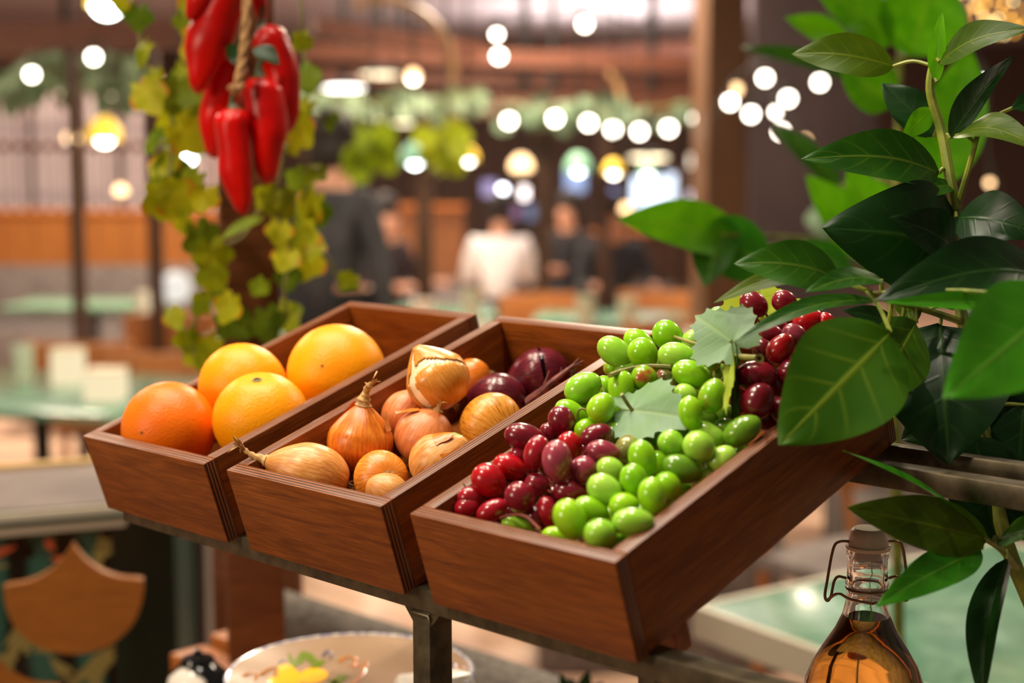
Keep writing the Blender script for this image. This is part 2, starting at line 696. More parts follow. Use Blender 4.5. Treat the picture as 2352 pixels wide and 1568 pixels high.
booth(-200, 500, 492, 608, 10.6, 'long booth with amber wood panel under the slatted screen', M_PANEL)
booth(812, 1068, 480, 640, 13.0, 'brown wood booth partition left of the white-shirted diner', wood('brown booth wood', srgb(112, 70, 40), srgb(150, 98, 58), rough=0.5))
booth(1230, 1640, 540, 650, 13.4, 'dark booth partition below the glowing screens', M_DARKWOOD)

# lit menu band above the middle partition
o = thing('lit_shelf', 'long shelf glowing amber on top of the brown partition', 'shelf', pos(890, 13.6), TURN)
mb = MB()
slab(mb, 815, 472, 962, 510, 13.7, 0.06)
mb.build('glowing_panel', emit('amber shelf glow', (1.0, 0.46, 0.18, 1), 0.75), o, smooth=False, inv=inv(o))
mb = MB()
slab(mb, 808, 510, 970, 520, 13.6, 0.25)
z = zrow(520, 13.6)
for px in (830, 950):
    slab(mb, px - 4, 520, px + 4, 700, 13.75, 0.04)
mb.build('shelf_board', M_DARKWOOD, o, smooth=False, inv=inv(o))

# ---- green glossy tables
M_GREEN = mottled('glossy green marbled table top', srgb(72, 122, 98), srgb(128, 170, 146), 5, 0.16, lo=0.3, hi=0.7, detail=5, dist=1.5)
M_MARBLE = plain('pale table edge', srgb(196, 190, 172), 0.5)
M_BLACK = plain('black iron', srgb(26, 24, 22), 0.45, 0.3)
M_DARKGREEN = mottled('dark green paint', srgb(18, 44, 38), srgb(32, 62, 54), 4, 0.45)


def table(px, dh, w, d, label, rot=0.0, z=0.75, edge=None, group=None):
    o = thing('dining_table', label, 'table', pos(px, dh), TURN + rot, group)
    MB().box((0, 0, z - 0.015), (w, d, 0.03)).build('table_top', M_GREEN, o, bevel=0.006)
    if edge:
        mb = MB()
        for a, b, c in (((0, -d / 2 - .006, z - .03), (w + .024, .012, .062), 0), ((0, d / 2 + .006, z - .03), (w + .024, .012, .062), 0),
                        ((-w / 2 - .006, 0, z - .03), (.012, d, .062), 0), ((w / 2 + .006, 0, z - .03), (.012, d, .062), 0)):
            mb.box(a, b)
        mb.build('edge_band', edge, o, smooth=False)
    MB().lathe([(.03, .03), (.03, z - .03)], 16).build('pedestal', M_BLACK, o)
    MB().lathe([(.24, 0), (.24, .012), (.05, .035), (.03, .05)], 24).build('base', M_BLACK, o)
    return o


def chair(px, dh, face, label, wood_mat, group=None, cloth=None):
    o = thing('dining_chair', label, 'chair', pos(px, dh), TURN + face, group)
    MB().box((0, 0, .44), (.42, .42, .05)).build('seat', cloth or wood_mat, o, bevel=.015)
    mb = MB()
    for k in range(7):
        a = -0.5 + k / 6
        mb.box((a * .40, .20 - .05 * (1 - (2 * a) ** 2) * -1, .70), (.075, .03, .20))
    mb.build('backrest', wood_mat, o, bevel=.008)
    for sx in (-1, 1):
        MB().tube([(sx * .18, -.17, 0), (sx * .18, -.17, .42)], .018, 8).build('leg', wood_mat, o)
        MB().tube([(sx * .19, .20, 0), (sx * .18, .19, .44), (sx * .17, .22, .62)], .018, 8).build('leg', wood_mat, o)
    return o


table(110, 5.35, 1.1, 0.9, 'green table with lit lanterns at the far left behind the oranges', -0.25)
table(225, 8.8, 0.9, 0.6, 'small green table in front of the amber booth', 0.0)
table(640, 6.9, 0.7, 0.6, 'green table behind the ivy post', 0.0)
table(950, 8.3, 0.9, 0.6, 'green table in front of the white-shirted diner', 0.1)
table(1180, 6.2, 0.7, 0.6, 'green table just above the middle tray rim', 0.2)
table(1400, 8.0, 0.8, 0.6, 'green table right of the white-shirted diner', -0.1)
table(1630, 6.3, 0.85, 0.7, 'green table under the blurred bright leaves', 0.15)
# near table on the right
c0 = atz(1615, 1392, 0.75)
tr = thing('dining_table', 'large glossy green table with pale edge behind the swing-top bottle', 'table', (c0.x, c0.y, 0), Matrix.Rotation(-0.20, 4, 'Z'))
MB().box((.62, .42, .735), (1.24, .84, .03)).build('table_top', M_GREEN, tr, bevel=.006)
mb = MB()
for a, b in (((.62, -.008, .722), (1.26, .016, .058)), ((.62, .848, .722), (1.26, .016, .058)), ((-.008, .42, .722), (.016, .84, .058)), ((1.248, .42, .722), (.016, .84, .058))):
    mb.box(a, b)
mb.build('edge_band', M_MARBLE, tr, smooth=False)
MB().lathe([(.04, .03), (.04, .72)], 16, M=Matrix.Translation((.62, .42, 0))).build('pedestal', M_BLACK, tr)
MB().lathe([(.28, 0), (.28, .012), (.06, .035), (.04, .05)], 24, M=Matrix.Translation((.62, .42, 0))).build('base', M_BLACK, tr)

M_WARMCHAIR = wood('amber chair wood', srgb(138, 84, 42), srgb(186, 124, 72), rough=0.45)
chair(222, 6.6, pi, 'amber wooden chair left of the ivy post with low curved back', M_WARMCHAIR)
chair(410, 6.25, pi, 'amber wooden chair directly beside the ivy post', M_WARMCHAIR)
chair(400, 7.45, 0.2, 'amber chair with tall frame behind the left chairs', M_WARMCHAIR)
for px, dh, f, lab in ((1010, 7.0, pi, 'amber chair below the white-shirted diner, left side'), (1260, 8.6, 0.3, 'amber chair right beside the white-shirted diner'),
                       (1330, 7.0, pi, 'amber chair in front of the table right of the white-shirted diner'), (1490, 8.8, -0.3, 'amber chair under the glowing screens'),
                       (1568, 7.1, 0.2, 'amber chair left of the wood clad pillar'), (830, 9.05, 0.2, 'amber chair behind the tray of oranges'), (1250, 5.4, pi, 'amber chair close behind the tray of onions')):
    chair(px, dh, f, lab, M_WARMCHAIR)
chair(1965, 4.1, 0.6, 'orange wooden chair under the leafy plant behind the metal rack', M_WARMCHAIR, None, M_GREYCLOTH)

M_TAUPE = mottled('dark taupe upholstery', srgb(58, 50, 46), srgb(84, 74, 68), 14, 0.8)
o = thing('padded_bench', 'dark taupe padded bench behind the rear rail under the plant', 'bench', pos(2330, 5.0), TURN)
MB().box((0, 0, .22), (1.2, .5, .44)).build('seat', M_TAUPE, o, bevel=.03)
MB().box((0, .27, .52), (1.2, .12, .80)).build('backrest', M_TAUPE, o, bevel=.04)
o = thing('padded_bench', 'grey padded bench with rounded back beyond the grape tray', 'bench', pos(1500, 4.7), TURN)
MB().box((0, 0, .22), (.75, .5, .44)).build('seat', M_GREYCLOTH, o, bevel=.03)
MB().box((0, .27, .50), (.75, .12, .76)).build('backrest', M_GREYCLOTH, o, bevel=.05)
M_MAUVE = mottled('mauve grey stone', srgb(92, 78, 74), srgb(122, 106, 100), 5, 0.6)

# ---- table ware
M_CREAMGLOW = emit('cream candle lantern glow', (1.0, 0.84, 0.52, 1), 0.95)
M_CREAM = plain('cream ceramic', srgb(228, 216, 190), .4)


def lantern(px, dh, w, h, label):
    o = thing('table_lantern', label, 'lantern', pos(px, dh, .75), TURN)
    MB().box((0, 0, h / 2), (w, w, h)).build('shade', M_CREAMGLOW, o, bevel=.01)
    MB().box((0, 0, h + .004), (w * 1.02, w * 1.02, .008)).build('lid', M_CREAM, o, bevel=.002)


lantern(158, 5.5, .105, .12, 'cream glowing lantern standing at the back of the left table')
lantern(245, 5.1, .125, .10, 'cream glowing lantern near the front of the left table')

M_CUP = plain('white porcelain', srgb(232, 226, 214), .3)
M_GLASSY = plain('pale green frosted glass', srgb(196, 206, 184), .25)


def cup(px, dh, r, h, label, mat):
    o = thing('tumbler', label, 'cup', pos(px, dh, .75), TURN)
    MB().lathe([(r * .8, 0), (r, h), (r * .93, h), (r * .74, h * .08), (0, h * .08)], 20).build('cup', mat, o)
    MB().lathe([(r * .82, 0), (r * .84, h * .06)], 20).build('foot', M_CREAM, o)


for px, dh, r, h, lab, mt in ((870, 7.7, .06, .17, 'tall pale jug on the table in front of the left diner', M_GLASSY), (970, 7.6, .055, .12, 'white tumbler left of the white-shirted diner', M_CUP),
                              (1083, 7.7, .05, .16, 'frosted glass at the elbow of the white-shirted diner', M_GLASSY), (1110, 6.1, .055, .16, 'white pitcher above the gap between the tray backs', M_CUP),
                              (1150, 6.2, .06, .13, 'wide white cup on the table behind the onions', M_CUP), (1215, 6.15, .045, .10, 'small white cup behind the onion tray', M_CUP),
                              (1345, 7.5, .05, .15, 'frosted glass on the table right of the diner', M_GLASSY), (1440, 7.7, .05, .12, 'pale glass beside the dark-clothed diner', M_GLASSY),
                              (1590, 6.2, .05, .12, 'white cup under the bright leaves', M_CUP), (1650, 6.35, .05, .14, 'frosted glass left of the plant', M_GLASSY),
                              (55, 5.6, .04, .13, 'frosted glass at the far left of the green table', M_GLASSY), (330, 8.1, .04, .12, 'small white cup on the table before the booth', M_CUP)):
    cup(px, dh, r, h, lab, mt)
o = thing('globe_lamp', 'white round table lamp behind the ivy leaves', 'lamp', pos(405, 7.9, .75), TURN)
MB().ball((0, 0, .16), .085, 16).build('globe', emit('soft white globe', (1, .93, .84, 1), .9), o)
MB().lathe([(.05, 0), (.05, .01), (.012, .02), (.012, .09)], 16).build('base', M_BLACK, o)
o2 = table(432, 7.9, .42, .42, 'little green table under the round white lamp')

# ---- counter with patterned front at the lower left
q = N('dark green tile with painted blossoms')
v = q.coord('Object', (1, 1, 1))
wv = q.n('ShaderNodeTexWave')
wv.inputs['Scale'].default_value = 4.2
wv.inputs['Distortion'].default_value = 3.0
wv.inputs['Detail'].default_value = 2
q.link(v, wv.inputs[0])
base = q.ramp(wv.outputs['Fac'], [(0.25, srgb(14, 18, 16)), (0.42, srgb(30, 70, 62)), (0.8, srgb(52, 100, 88))])
n1 = q.noise(q.coord('Object', (1, 1, 1)), 9, 3, 0.6, 0.8)
n2 = q.noise(q.coord('Object', (1, 1, 1), (3, 1, 5)), 8, 3, 0.6, 0.6)
n3 = q.noise(q.coord('Object', (1, 1, 1), (7, 2, 1)), 10, 2, 0.6, 0.4)
c1 = q.mix(q.math('GREATER_THAN', n1, 0.54), base, srgb(150, 140, 84))
c2 = q.mix(q.math('GREATER_THAN', n2, 0.56), c1, srgb(232, 110, 70))
c3 = q.mix(q.math('GREATER_THAN', n3, 0.63), c2, srgb(10, 10, 10))
q.color(c3)
q.set(Roughness=0.25)
M_BLOSSOM = q.mat
cb = thing('patterned_counter', 'counter clad in dark green tile with orange blossoms and a pale top', 'counter', pos(298, 2.35), TURN + 0.38)
zt = zrow(1150, 2.35)
MB().box((-.5, .16, zt / 2 - .02), (1.0, .30, zt - .04)).build('tiled_front', M_BLOSSOM, cb, smooth=False)
MB().box((-.5, .15, zt - .019), (1.04, .36, .036)).build('countertop', M_MARBLE, cb, bevel=.004)
MB().box((-.5, .15, zt + .0005), (1.03, .34, .003)).build('stone_inlay', M_MAUVE, cb, smooth=False)
MB().box((-.5, .322, zt + .004), (1.04, .018, .012)).build('back_edge', plain('pale yellow edge', srgb(226, 188, 110), .5), cb, bevel=.002)
MB().box((-.5, -.0315, zt - .018), (1.04, .004, .007)).build('green_inlay', M_DARKGREEN, cb, smooth=False)

# fish-scale shaped wooden plaques in front of the counter
M_OCHRE = wood('ochre stained plaque', srgb(140, 84, 26), srgb(168, 104, 36), rough=0.55, bump=0.05)


def scale_plaque(px, py, dh, wpx, label):
    s = wpx / FPX * dh / 2.0
    prof = []
    n = 14
    prof.append((0, 1.08))
    for k in range(1, n):                       # concave flank from the point to the right corner
        t = k / n
        prof.append((0.98 * t ** 1.12, 0.5 + 0.58 * (1 - t) ** 2.3))
    prof.append((1.0, 0.48))
    for k in range(1, n * 2):
        a = pi * k / (2 * n)
        prof.append((cos(a) * (1.0 - 0.02 * sin(a)), 0.46 - 1.06 * sin(a) ** 0.82))
    prof.append((-1.0, 0.48))
    for k in range(n - 1, 0, -1):
        t = k / n
        prof.append((-0.98 * t ** 1.12, 0.5 + 0.58 * (1 - t) ** 2.3))
    o = thing('scale_plaque', label, 'ornament', ath(px, py, dh), TURN + 0.18)
    mb = MB()
    n = len(prof)
    mb.add([(x * s, 0, z * s) for x, z in prof] + [(x * s, .018, z * s) for x, z in prof],
           [tuple(range(n)), tuple(range(2 * n - 1, n - 1, -1))] + [(i, (i + 1) % n, n + (i + 1) % n, n + i) for i in range(n)])
    mb.build('plaque_board', M_OCHRE, o, smooth=False)
    MB().tube([(0, .018, -.2 * s), (0, .20, -.2 * s)], .008, 8).build('mount_pin', M_BLACK, o)
    return o


scale_plaque(172, 1412, 2.12, 318, 'ochre wooden fish-scale plaque, fully visible, in front of the tiled counter')
scale_plaque(-18, 1660, 2.06, 318, 'ochre wooden fish-scale plaque cut off at the bottom left corner')

# dark green cabinet and grey post right of the counter
o = thing('green_cabinet', 'dark green painted cabinet between tiled counter and ivy post', 'cabinet', pos(350, 2.9), TURN)
zt = zrow(1130, 2.9)
MB().box((0, .2, zt / 2), (.135, .4, zt)).build('carcass', M_DARKGREEN, o, bevel=.004)
MB().box((0, .0, zt + .01), (.15, .44, .02)).build('top_board', M_DARKGREEN, o, bevel=.003)
o = thing('grey_post', 'narrow grey wooden post right of the green cabinet', 'post', pos(460, 3.1), TURN)
MB().box((-.018, 0, .52), (.026, .05, 1.04)).build('upright', M_GREYCLOTH, o, bevel=.004)
MB().box((.02, .01, .52), (.024, .05, 1.04)).build('batten', plain('grey paint', srgb(118, 108, 104), .6), o, bevel=.004)

# ------------------------------------------------------------------ lights of the hall
M_BULB = emit('warm white bulb', (1.0, 0.90, 0.74, 1), 16)
M_BULBCOOL = emit('cool white bulb', (0.94, 1.0, 0.93, 1), 15)
M_BULBDIM = emit('dim amber bulb', (1.0, 0.62, 0.30, 1), 5)
M_CORD = plain('black cord', srgb(24, 22, 20), .6)


def bulb_string(label, pts, ends, mats=None):
    """pts: (px, py, dh[, radius in metres]); one string = one thing: a cable, bulbs and their sockets."""
    o = thing('string_lights', label, 'string lights', ath(pts[0][0], pts[0][1], pts[0][2]), TURN)
    w = [ath(ends[0][0], ends[0][1], pts[0][2])] + [ath(p[0], p[1], p[2]) + Vector((0, 0, .07)) for p in pts] + [ath(ends[1][0], ends[1][1], pts[-1][2])]
    w.append(Vector((w[-1].x, w[-1].y, 3.2)))
    MB().tube(smooth_path(w, 5), .004, 6).build('cable', M_CORD, o, inv=inv(o))
    for k, p in enumerate(pts):
        c = ath(p[0], p[1], p[2])
        r = p[3] if len(p) > 3 else .0036 * p[2]
        b = MB().ball(c, r, 14).build('bulb', (mats or {}).get(k, M_BULB), o, inv=inv(o))
        MB().tube([c + Vector((0, 0, r * .8)), c + Vector((0, 0, .07))], r * .5, 8).build('socket', M_CORD, o, inv=inv(o))
    return o


bulb_string('string of bulbs sagging across the middle between pergola posts', [(1169, 277, 8.0), (1275, 272, 8.0), (1352, 282, 8.0), (1408, 297, 8.0), (1469, 302, 8.0), (1536, 295, 8.0), (1600, 271, 8.0)],
            ((1100, 240), (1650, 230)))
bulb_string('string of bulbs rising in front of the wood clad pillar', [(1677, 234, 6.4), (1757, 179, 6.2), (1883, 189, 6.0), (2043, 5, 5.8)], ((1640, 280), (2120, -60)))
bulb_string('string of bulbs right of the pillar with two dim ones', [(1690, 205, 7.0), (1725, 262, 6.9), (1810, 226, 6.8), (1782, 257, 6.8, .017), (1794, 302, 6.7), (1849, 322, 6.6, .016)], ((1650, 180), (1900, 340)), {0: M_BULBDIM, 5: M_BULBDIM})
bulb_string('three bulbs on a cord near the white ceiling', [(1146, 129, 6.4), (1141, 79, 6.4, .018), (1343, 55, 6.6)], ((1150, 180), (1500, 20)))
bulb_string('two bulbs strung at the far upper left', [(73, 171, 6.2), (215, 131, 6.2)], ((-60, 190), (330, 90)))
bulb_string('bulb cord behind the upper right leaves', [(2130, 20, 6.2, .016), (2255, 190, 6.2), (2273, 420, 6.0, .014)], ((2060, -40), (2400, 470)), {0: M_BULBCOOL, 1: M_BULBCOOL, 2: M_BULBDIM})

M_SHADEY = plain('yellow glass shade', srgb(240, 200, 60), .3)
q = N('glowing yellow shade')
q.set(Base_Color=srgb(240, 200, 60))
q.p.inputs['Emission Color'].default_value = (1.0, .62, .06, 1)
q.p.inputs['Emission Strength'].default_value = 0.9
M_SHADEY = q.mat
q = N('glowing green glass shade')
q.set(Base_Color=srgb(120, 170, 140))
q.p.inputs['Emission Color'].default_value = (.20, .50, .34, 1)
q.p.inputs['Emission Strength'].default_value = 0.5
M_SHADEG = q.mat


def pendant(px, py, dh, rb, rs, label, shade, bulb, off=.0):
    o = thing('pendant_lamp', label, 'lamp', ath(px, py, dh), TURN)
    MB().ball((0, 0, 0), rb, 14).build('bulb', bulb, o)
    MB().lathe([(rs, -rs * .2), (rs * .92, rs * .5), (rs * .5, rs), (.015, rs * 1.15)], 20, cap=False, M=Matrix.Translation((0, off, 0))).build('shade', shade, o)
    MB().tube([(0, off, rs * 1.1), (0, off, 3.2 - o.matrix_world.translation.z)], .006, 6).build('cord', M_CORD, o)


pendant(240, 314, 6.6, .040, .075, 'pendant lamp with glowing yellow shade at the left', M_SHADEY, M_BULB)
pendant(165, 320, 6.6, .025, .035, 'bare pendant bulb left of the yellow lamp', M_BULBDIM, M_BULB)
pendant(953, 368, 7.2, .034, .075, 'pendant lamp with green glass shade in the middle', M_SHADEG, M_BULBCOOL)
pendant(1075, 364, 7.2, .028, .05, 'amber pendant lamp right of the green one', M_SHADEY, M_BULB)
pendant(1328, 387, 7.8, .032, .07, 'green glass pendant in front of the blue screens', M_SHADEG, M_BULBCOOL)
pendant(1409, 393, 7.6, .030, .05, 'amber pendant right of the green pendant by the screens', M_SHADEY, M_BULB)
pendant(1488, 396, 7.8, .030, .045, 'white pendant in front of the big screen', M_SHADEG, M_BULBCOOL)
pendant(949, 178, 6.6, .024, .03, 'bare bulb hanging beside the bamboo hoop', M_BULBDIM, M_BULB)
pendant(278, 442, 6.8, .014, .03, 'dim amber pendant above the amber booth', M_BULBDIM, M_BULBDIM)
pendant(1437, 482, 8.2, .014, .03, 'dim amber pendant below the big screen', M_BULBDIM, M_BULBDIM)
pendant(1197, 385, 9.4, .055, .07, 'warm pendant above the pale upright sign', M_BULBDIM, emit('warm pendant glow', (1, .66, .36, 1), .9))
pendant(245, 4, 4.6, .05, .06, 'bright lamp behind the ivy at the top left', M_SHADEY, M_BULBCOOL)
pendant(420, 352, 6.0, .05, .07, 'bright lamp hidden behind the left ivy leaves', M_SHADEG, M_BULBCOOL)


def flush_lamp(px, py, dh, wpx, hpx, label, col, strength):
    o = thing('ceiling_lamp', label, 'lamp', ath(px, py, dh), TURN)
    a, b = wpx / FPX * dh / 2, hpx / FPX * dh / 2
    MB().ball((0, 0, 0), (a, a * .7, b), 20).build('diffuser', emit('lamp glow ' + label[:10], col, strength), o)
    MB().lathe([(a * .7, b * .8), (a * .7, b * .8 + .03), (.02, b * .8 + .05), (.02, 3.2 - o.matrix_world.translation.z)], 18).build('mount', M_BLACK, o)


WARM, WHITE = (1.0, .82, .52, 1), (1.0, .95, .86, 1)
flush_lamp(790, 203, 8.5, 92, 12, 'long white ceiling lamp right of the ivy', WHITE, 7)
flush_lamp(872, 172, 8.8, 90, 10, 'long warm ceiling lamp behind the bare bulb', WARM, 3.5)
flush_lamp(155, 214, 7.6, 40, 8, 'warm oval ceiling lamp at the left, first of two', WARM, 3.2)
flush_lamp(238, 220, 7.6, 44, 8, 'warm oval ceiling lamp at the left, nearer the ivy', WARM, 5)
flush_lamp(1208, 256, 9.4, 70, 10, 'long white ceiling lamp above the white-shirted diner', WHITE, 5)
flush_lamp(1270, 226, 9.4, 26, 7, 'small amber ceiling lamp right of the long white one', (1, .7, .36, 1), 2.5)
flush_lamp(1500, 257, 9.8, 76, 7, 'amber ceiling lamp above the bulb string', (1, .74, .40, 1), 3)
flush_lamp(925, 284, 9.8, 46, 8, 'warm ceiling lamp above the green pendant', WARM, 3.2)
flush_lamp(872, 278, 9.8, 10, 7, 'tiny amber lamp left of the warm ceiling lamp', (1, .7, .4, 1), 3)
flush_lamp(1490, 362, 12, 90, 10, 'long warm lamp over the big bright screen', WARM, 5)

# gold bead chandelier
o = thing('bead_chandelier', 'golden beaded chandelier sparkling at the top right corner', 'chandelier', ath(2270, 10, 5.2), TURN)
MB().lathe([(.11, .05), (.13, .06), (.13, .08), (.11, .08)], 24, cap=False).build('crown', plain('gold', srgb(212, 150, 60), .25, 1.0), o)
MB().tube([(0, 0, .07), (0, 0, .9)], .008, 8).build('stem', M_BLACK, o)
mg = [emit('gold bead glow', (1, .46, .06, 1), 5), emit('pale bead glow', (1, .72, .32, 1), 8)]
for k in range(46):
    a, rr, zz = random.uniform(0, 2 * pi), .16 * sqrt(random.random()), random.uniform(-.10, .05)
    MB().ball((rr * cos(a), rr * sin(a), zz), .006, 8).build('bead', mg[k % 4 == 0], o)

# glowing screens and signs at the far end
M_FRAME = plain('black screen frame', srgb(18, 18, 22), .4)


def screen(x0, y0, x1, y1, dh, label, col, s):
    o = thing('lit_screen', label, 'screen', pos((x0 + x1) / 2, dh, zrow(y1, dh)), TURN)
    mb = MB()
    slab(mb, x0, y0, x1, y1, dh, .02)
    mb.build('panel', emit('screen glow ' + str(x0), col, s), o, smooth=False, inv=inv(o))
    mb = MB()
    slab(mb, x0 - 3, y0 - 3, x1 + 3, y1 + 3, dh + .021, .05)
    mb.build('housing', M_FRAME, o, smooth=False, inv=inv(o))
    mb = MB()
    z1 = zrow(y1, dh)
    p = pos((x0 + x1) / 2, dh + .05, 0)
    mb.box((0, 0, z1 / 2), (.05, .05, z1), Matrix.Translation(p) @ RZ)
    mb.build('stand', M_FRAME, o, smooth=False, inv=inv(o))


BLUE = (.62, .74, 1, 1)
screen(1452, 408, 1528, 472, 14, 'large blue-white glowing screen left of the pillar', (.72, .82, 1, 1), 2.6)
screen(1528, 398, 1560, 470, 14.1, 'narrow blue-white screen joined to the large one', (.74, .84, 1, 1), 2.0)
screen(1148, 428, 1162, 474, 12.9, 'tall white glowing sign above the white-shirted diner', (.92, .92, 1, 1), 14)
screen(1196, 430, 1212, 456, 15, 'pinkish white sign right of the tall white sign', (1, .86, .84, 1), 5)
screen(1108, 415, 1140, 450, 15.3, 'lilac glowing sign left of the tall white sign', (.55, .45, .85, 1), .9)
screen(1298, 382, 1345, 440, 14.6, 'sky blue screen behind the green pendant', (.42, .56, .95, 1), 1.1)
screen(1300, 455, 1332, 500, 14.8, 'pale lilac screen under the sky blue one', (.62, .60, .85, 1), .7)
screen(1384, 432, 1418, 490, 14.4, 'blue screen below the amber pendant', (.30, .42, .9, 1), .9)
screen(1210, 470, 1250, 505, 15.5, 'faint blue screen behind the white-shirted diner', (.36, .44, .75, 1), .5)
screen(1572, 440, 1600, 486, 13.6, 'white sign with pink edge beside the pillar', (.95, .88, 1, 1), 1.6)
screen(1560, 450, 1571, 480, 12.9, 'small red sign left of the white sign', (1, .2, .25, 1), 1.2)
screen(1582, 356, 1598, 384, 13.6, 'small warm sign high beside the pillar', (1, .84, .66, 1), 2.0)
screen(1818, 484, 1838, 504, 12, 'small round-looking blue light right of the pillar', (.10, .20, 1, 1), 3.0)
screen(1820, 386, 1836, 404, 12.5, 'blue light above the other blue light', (.30, .36, .9, 1), 1.6)
screen(1174, 476, 1196, 500, 15.1, 'small purple light below the pinkish sign', (.6, .3, .55, 1), .6)

# ------------------------------------------------------------------ people in the hall
M_SKIN = plain('skin', srgb(206, 150, 120), .5)
M_HAIR = plain('dark hair', srgb(30, 22, 18), .6)


def limb_body(name, chains, mat, parent, root=0, sub=1):
    """chains: lists of (point, radius); points that coincide join. Grown as one continuous skin."""
    me = bpy.data.meshes.new(name)
    bm = bmesh.new()
    lay = bm.verts.layers.skin.verify()
    seen = {}
    for ch in chains:
        last = None
        for p, r in ch:
            key = tuple(round(c, 4) for c in p)
            if key not in seen:
                v = bm.verts.new(p)
                v[lay].radius = (r, r)
                v[lay].use_root = len(seen) == root
                seen[key] = v
            v = seen[key]
            if last is not None and last is not v and bm.edges.get((last, v)) is None:
                bm.edges.new((last, v))
            last = v
    bm.to_mesh(me)
    bm.free()
    me.materials.append(mat)
    o = bpy.data.objects.new(name, me)
    C.objects.link(o)
    o.parent = parent
    s = o.modifiers.new('skin', 'SKIN')
    s.use_smooth_shade = True
    d = o.modifiers.new('sub', 'SUBSURF')
    d.levels = sub
    d.render_levels = sub
    return o


def person(px, dh, face, label, shirt, trousers, pose='sit', lean=0.0, hair='short', z0=0.0, arms=0.25):
    """Facing local -y. Joint heights for an adult of 1.72 m."""
    o = thing('person', label, 'person', pos(px, dh, z0), TURN + face)
    hip = .50 if pose == 'sit' else .93
    L = lambda x, y, z: (x, y + lean * (z - hip), z)
    sh = hip + .50
    pelvis, waist, chest, neck, head0, head1 = L(0, 0, hip), L(0, .01, hip + .16), L(0, 0, hip + .36), L(0, -.01, hip + .54), L(0, -.03, hip + .62), L(0, -.035, hip + .74)
    body = [[(pelvis, .135), (waist, .12), (chest, .135), (neck, .055), (head0, .085), (head1, .085)]]
    body.append([(head0, .085), (L(0, -.125, hip + .66), .018)])           # nose
    cloth, legs = [[(pelvis, .15), (waist, .138), (chest, .155), (L(0, -.005, hip + .50), .085)]], []
    for s in (-1, 1):
        shp, el, wr = L(s * .185, 0, sh - .03), L(s * .25, -.02 - arms * .3, sh - .30), L(s * .20, -.20 - arms * .5, sh - .33 + .05 * (pose == 'sit'))
        if pose != 'sit':
            wr = L(s * .25, -.06, sh - .55)
        palm = tuple(Vector(wr) + (Vector(wr) - Vector(el)).normalized() * .08)
        body.append([(chest, .135), (shp, .058), (el, .04), (wr, .028), (palm, .034)])
        dirv = (Vector(palm) - Vector(wr)).normalized()
        side = dirv.cross(Vector((0, 0, 1))).normalized()
        for k in range(4):
            b = Vector(palm) + side * (k - 1.5) * .02 + dirv * .02
            body.append([(palm, .034), (tuple(b + dirv * .03), .009), (tuple(b + dirv * (.062 - abs(k - 1.4) * .008) + Vector((0, 0, -.012))), .008)])
        tb = Vector(palm) - dirv * .03 - side * s * .03
        body.append([(palm, .034), (tuple(tb + dirv * .03), .010), (tuple(tb + dirv * .055), .009)])
        cloth.append([(chest, .155), (shp, .075), (el, .056), (tuple(Vector(el).lerp(Vector(wr), .85)), .044)])
        if pose == 'sit':
            kn, an, toe = (s * .12, -.42, .50), (s * .13, -.40, .09), (s * .14, -.56, .04)
        else:
            kn, an, toe = (s * .10, -.02, .50), (s * .10, .02, .09), (s * .12, -.13, .04)
        hp = (s * .09, 0, hip - .02)
        body.append([(pelvis, .135), (hp, .09), (kn, .06), (an, .04), (toe, .035)])
        legs.append([((0, 0, hip), .14), (hp, .105), (kn, .078), (tuple(Vector(kn).lerp(Vector(an), .93)), .058)])
    limb_body('body', body, M_SKIN, o)
    limb_body('shirt', cloth, shirt, o)
    limb_body('trousers', legs, trousers, o)
    for s in (-1, 1):
        ay = -.40 if pose == 'sit' else .02
        MB().ball((s * .135, ay - .07, .045), (.048, .135, .045), 14).build('shoe', M_CORD, o)
    hm = MB()
    hc = Vector(head1)
    hm.ball(hc + Vector((0, .02, .02)), (.098, .108, .10), 14)
    hm.ball(hc + Vector((0, .045, -.06)), (.092, .07, .10), 14)
    if hair == 'long':
        hm.ball(hc + Vector((0, .06, -.12)), (.10, .07, .18), 14)
    hm.build('hair', M_HAIR, o)
    return o


def cloth_mat(name, c1, c2):
    return mottled(name, c1, c2, 9, .85)


M_WHITE = cloth_mat('white shirt cloth', srgb(236, 232, 230), srgb(250, 248, 246))
M_DKGREY = cloth_mat('dark grey cloth', srgb(46, 48, 52), srgb(66, 66, 70))
M_BLK = cloth_mat('black cloth', srgb(16, 16, 20), srgb(28, 28, 34))
M_PLUM = cloth_mat('dark plum cloth', srgb(40, 28, 34), srgb(56, 40, 46))
person(1148, 11.0, pi, 'person with dark hair in a white shirt seated with back turned', M_WHITE, M_DKGREY, 'sit', -.30)
person(884, 10.6, 0.9, 'person with dark hair in plum clothes seated left of the white shirt', M_PLUM, M_BLK, 'sit', .0, 'long')
person(1312, 12.3, -0.9, 'person in black seated right of the white shirt', M_BLK, M_BLK, 'sit', .0, 'long')
person(1405, 10.6, 0.2, 'person in dark grey seated farther right near the screens', M_DKGREY, M_BLK, 'sit')
person(765, 6.3, 2.6, 'person in dark grey jacket and black trousers standing behind the ivy post', M_DKGREY, M_BLK, 'stand', z0=0.0, arms=0)
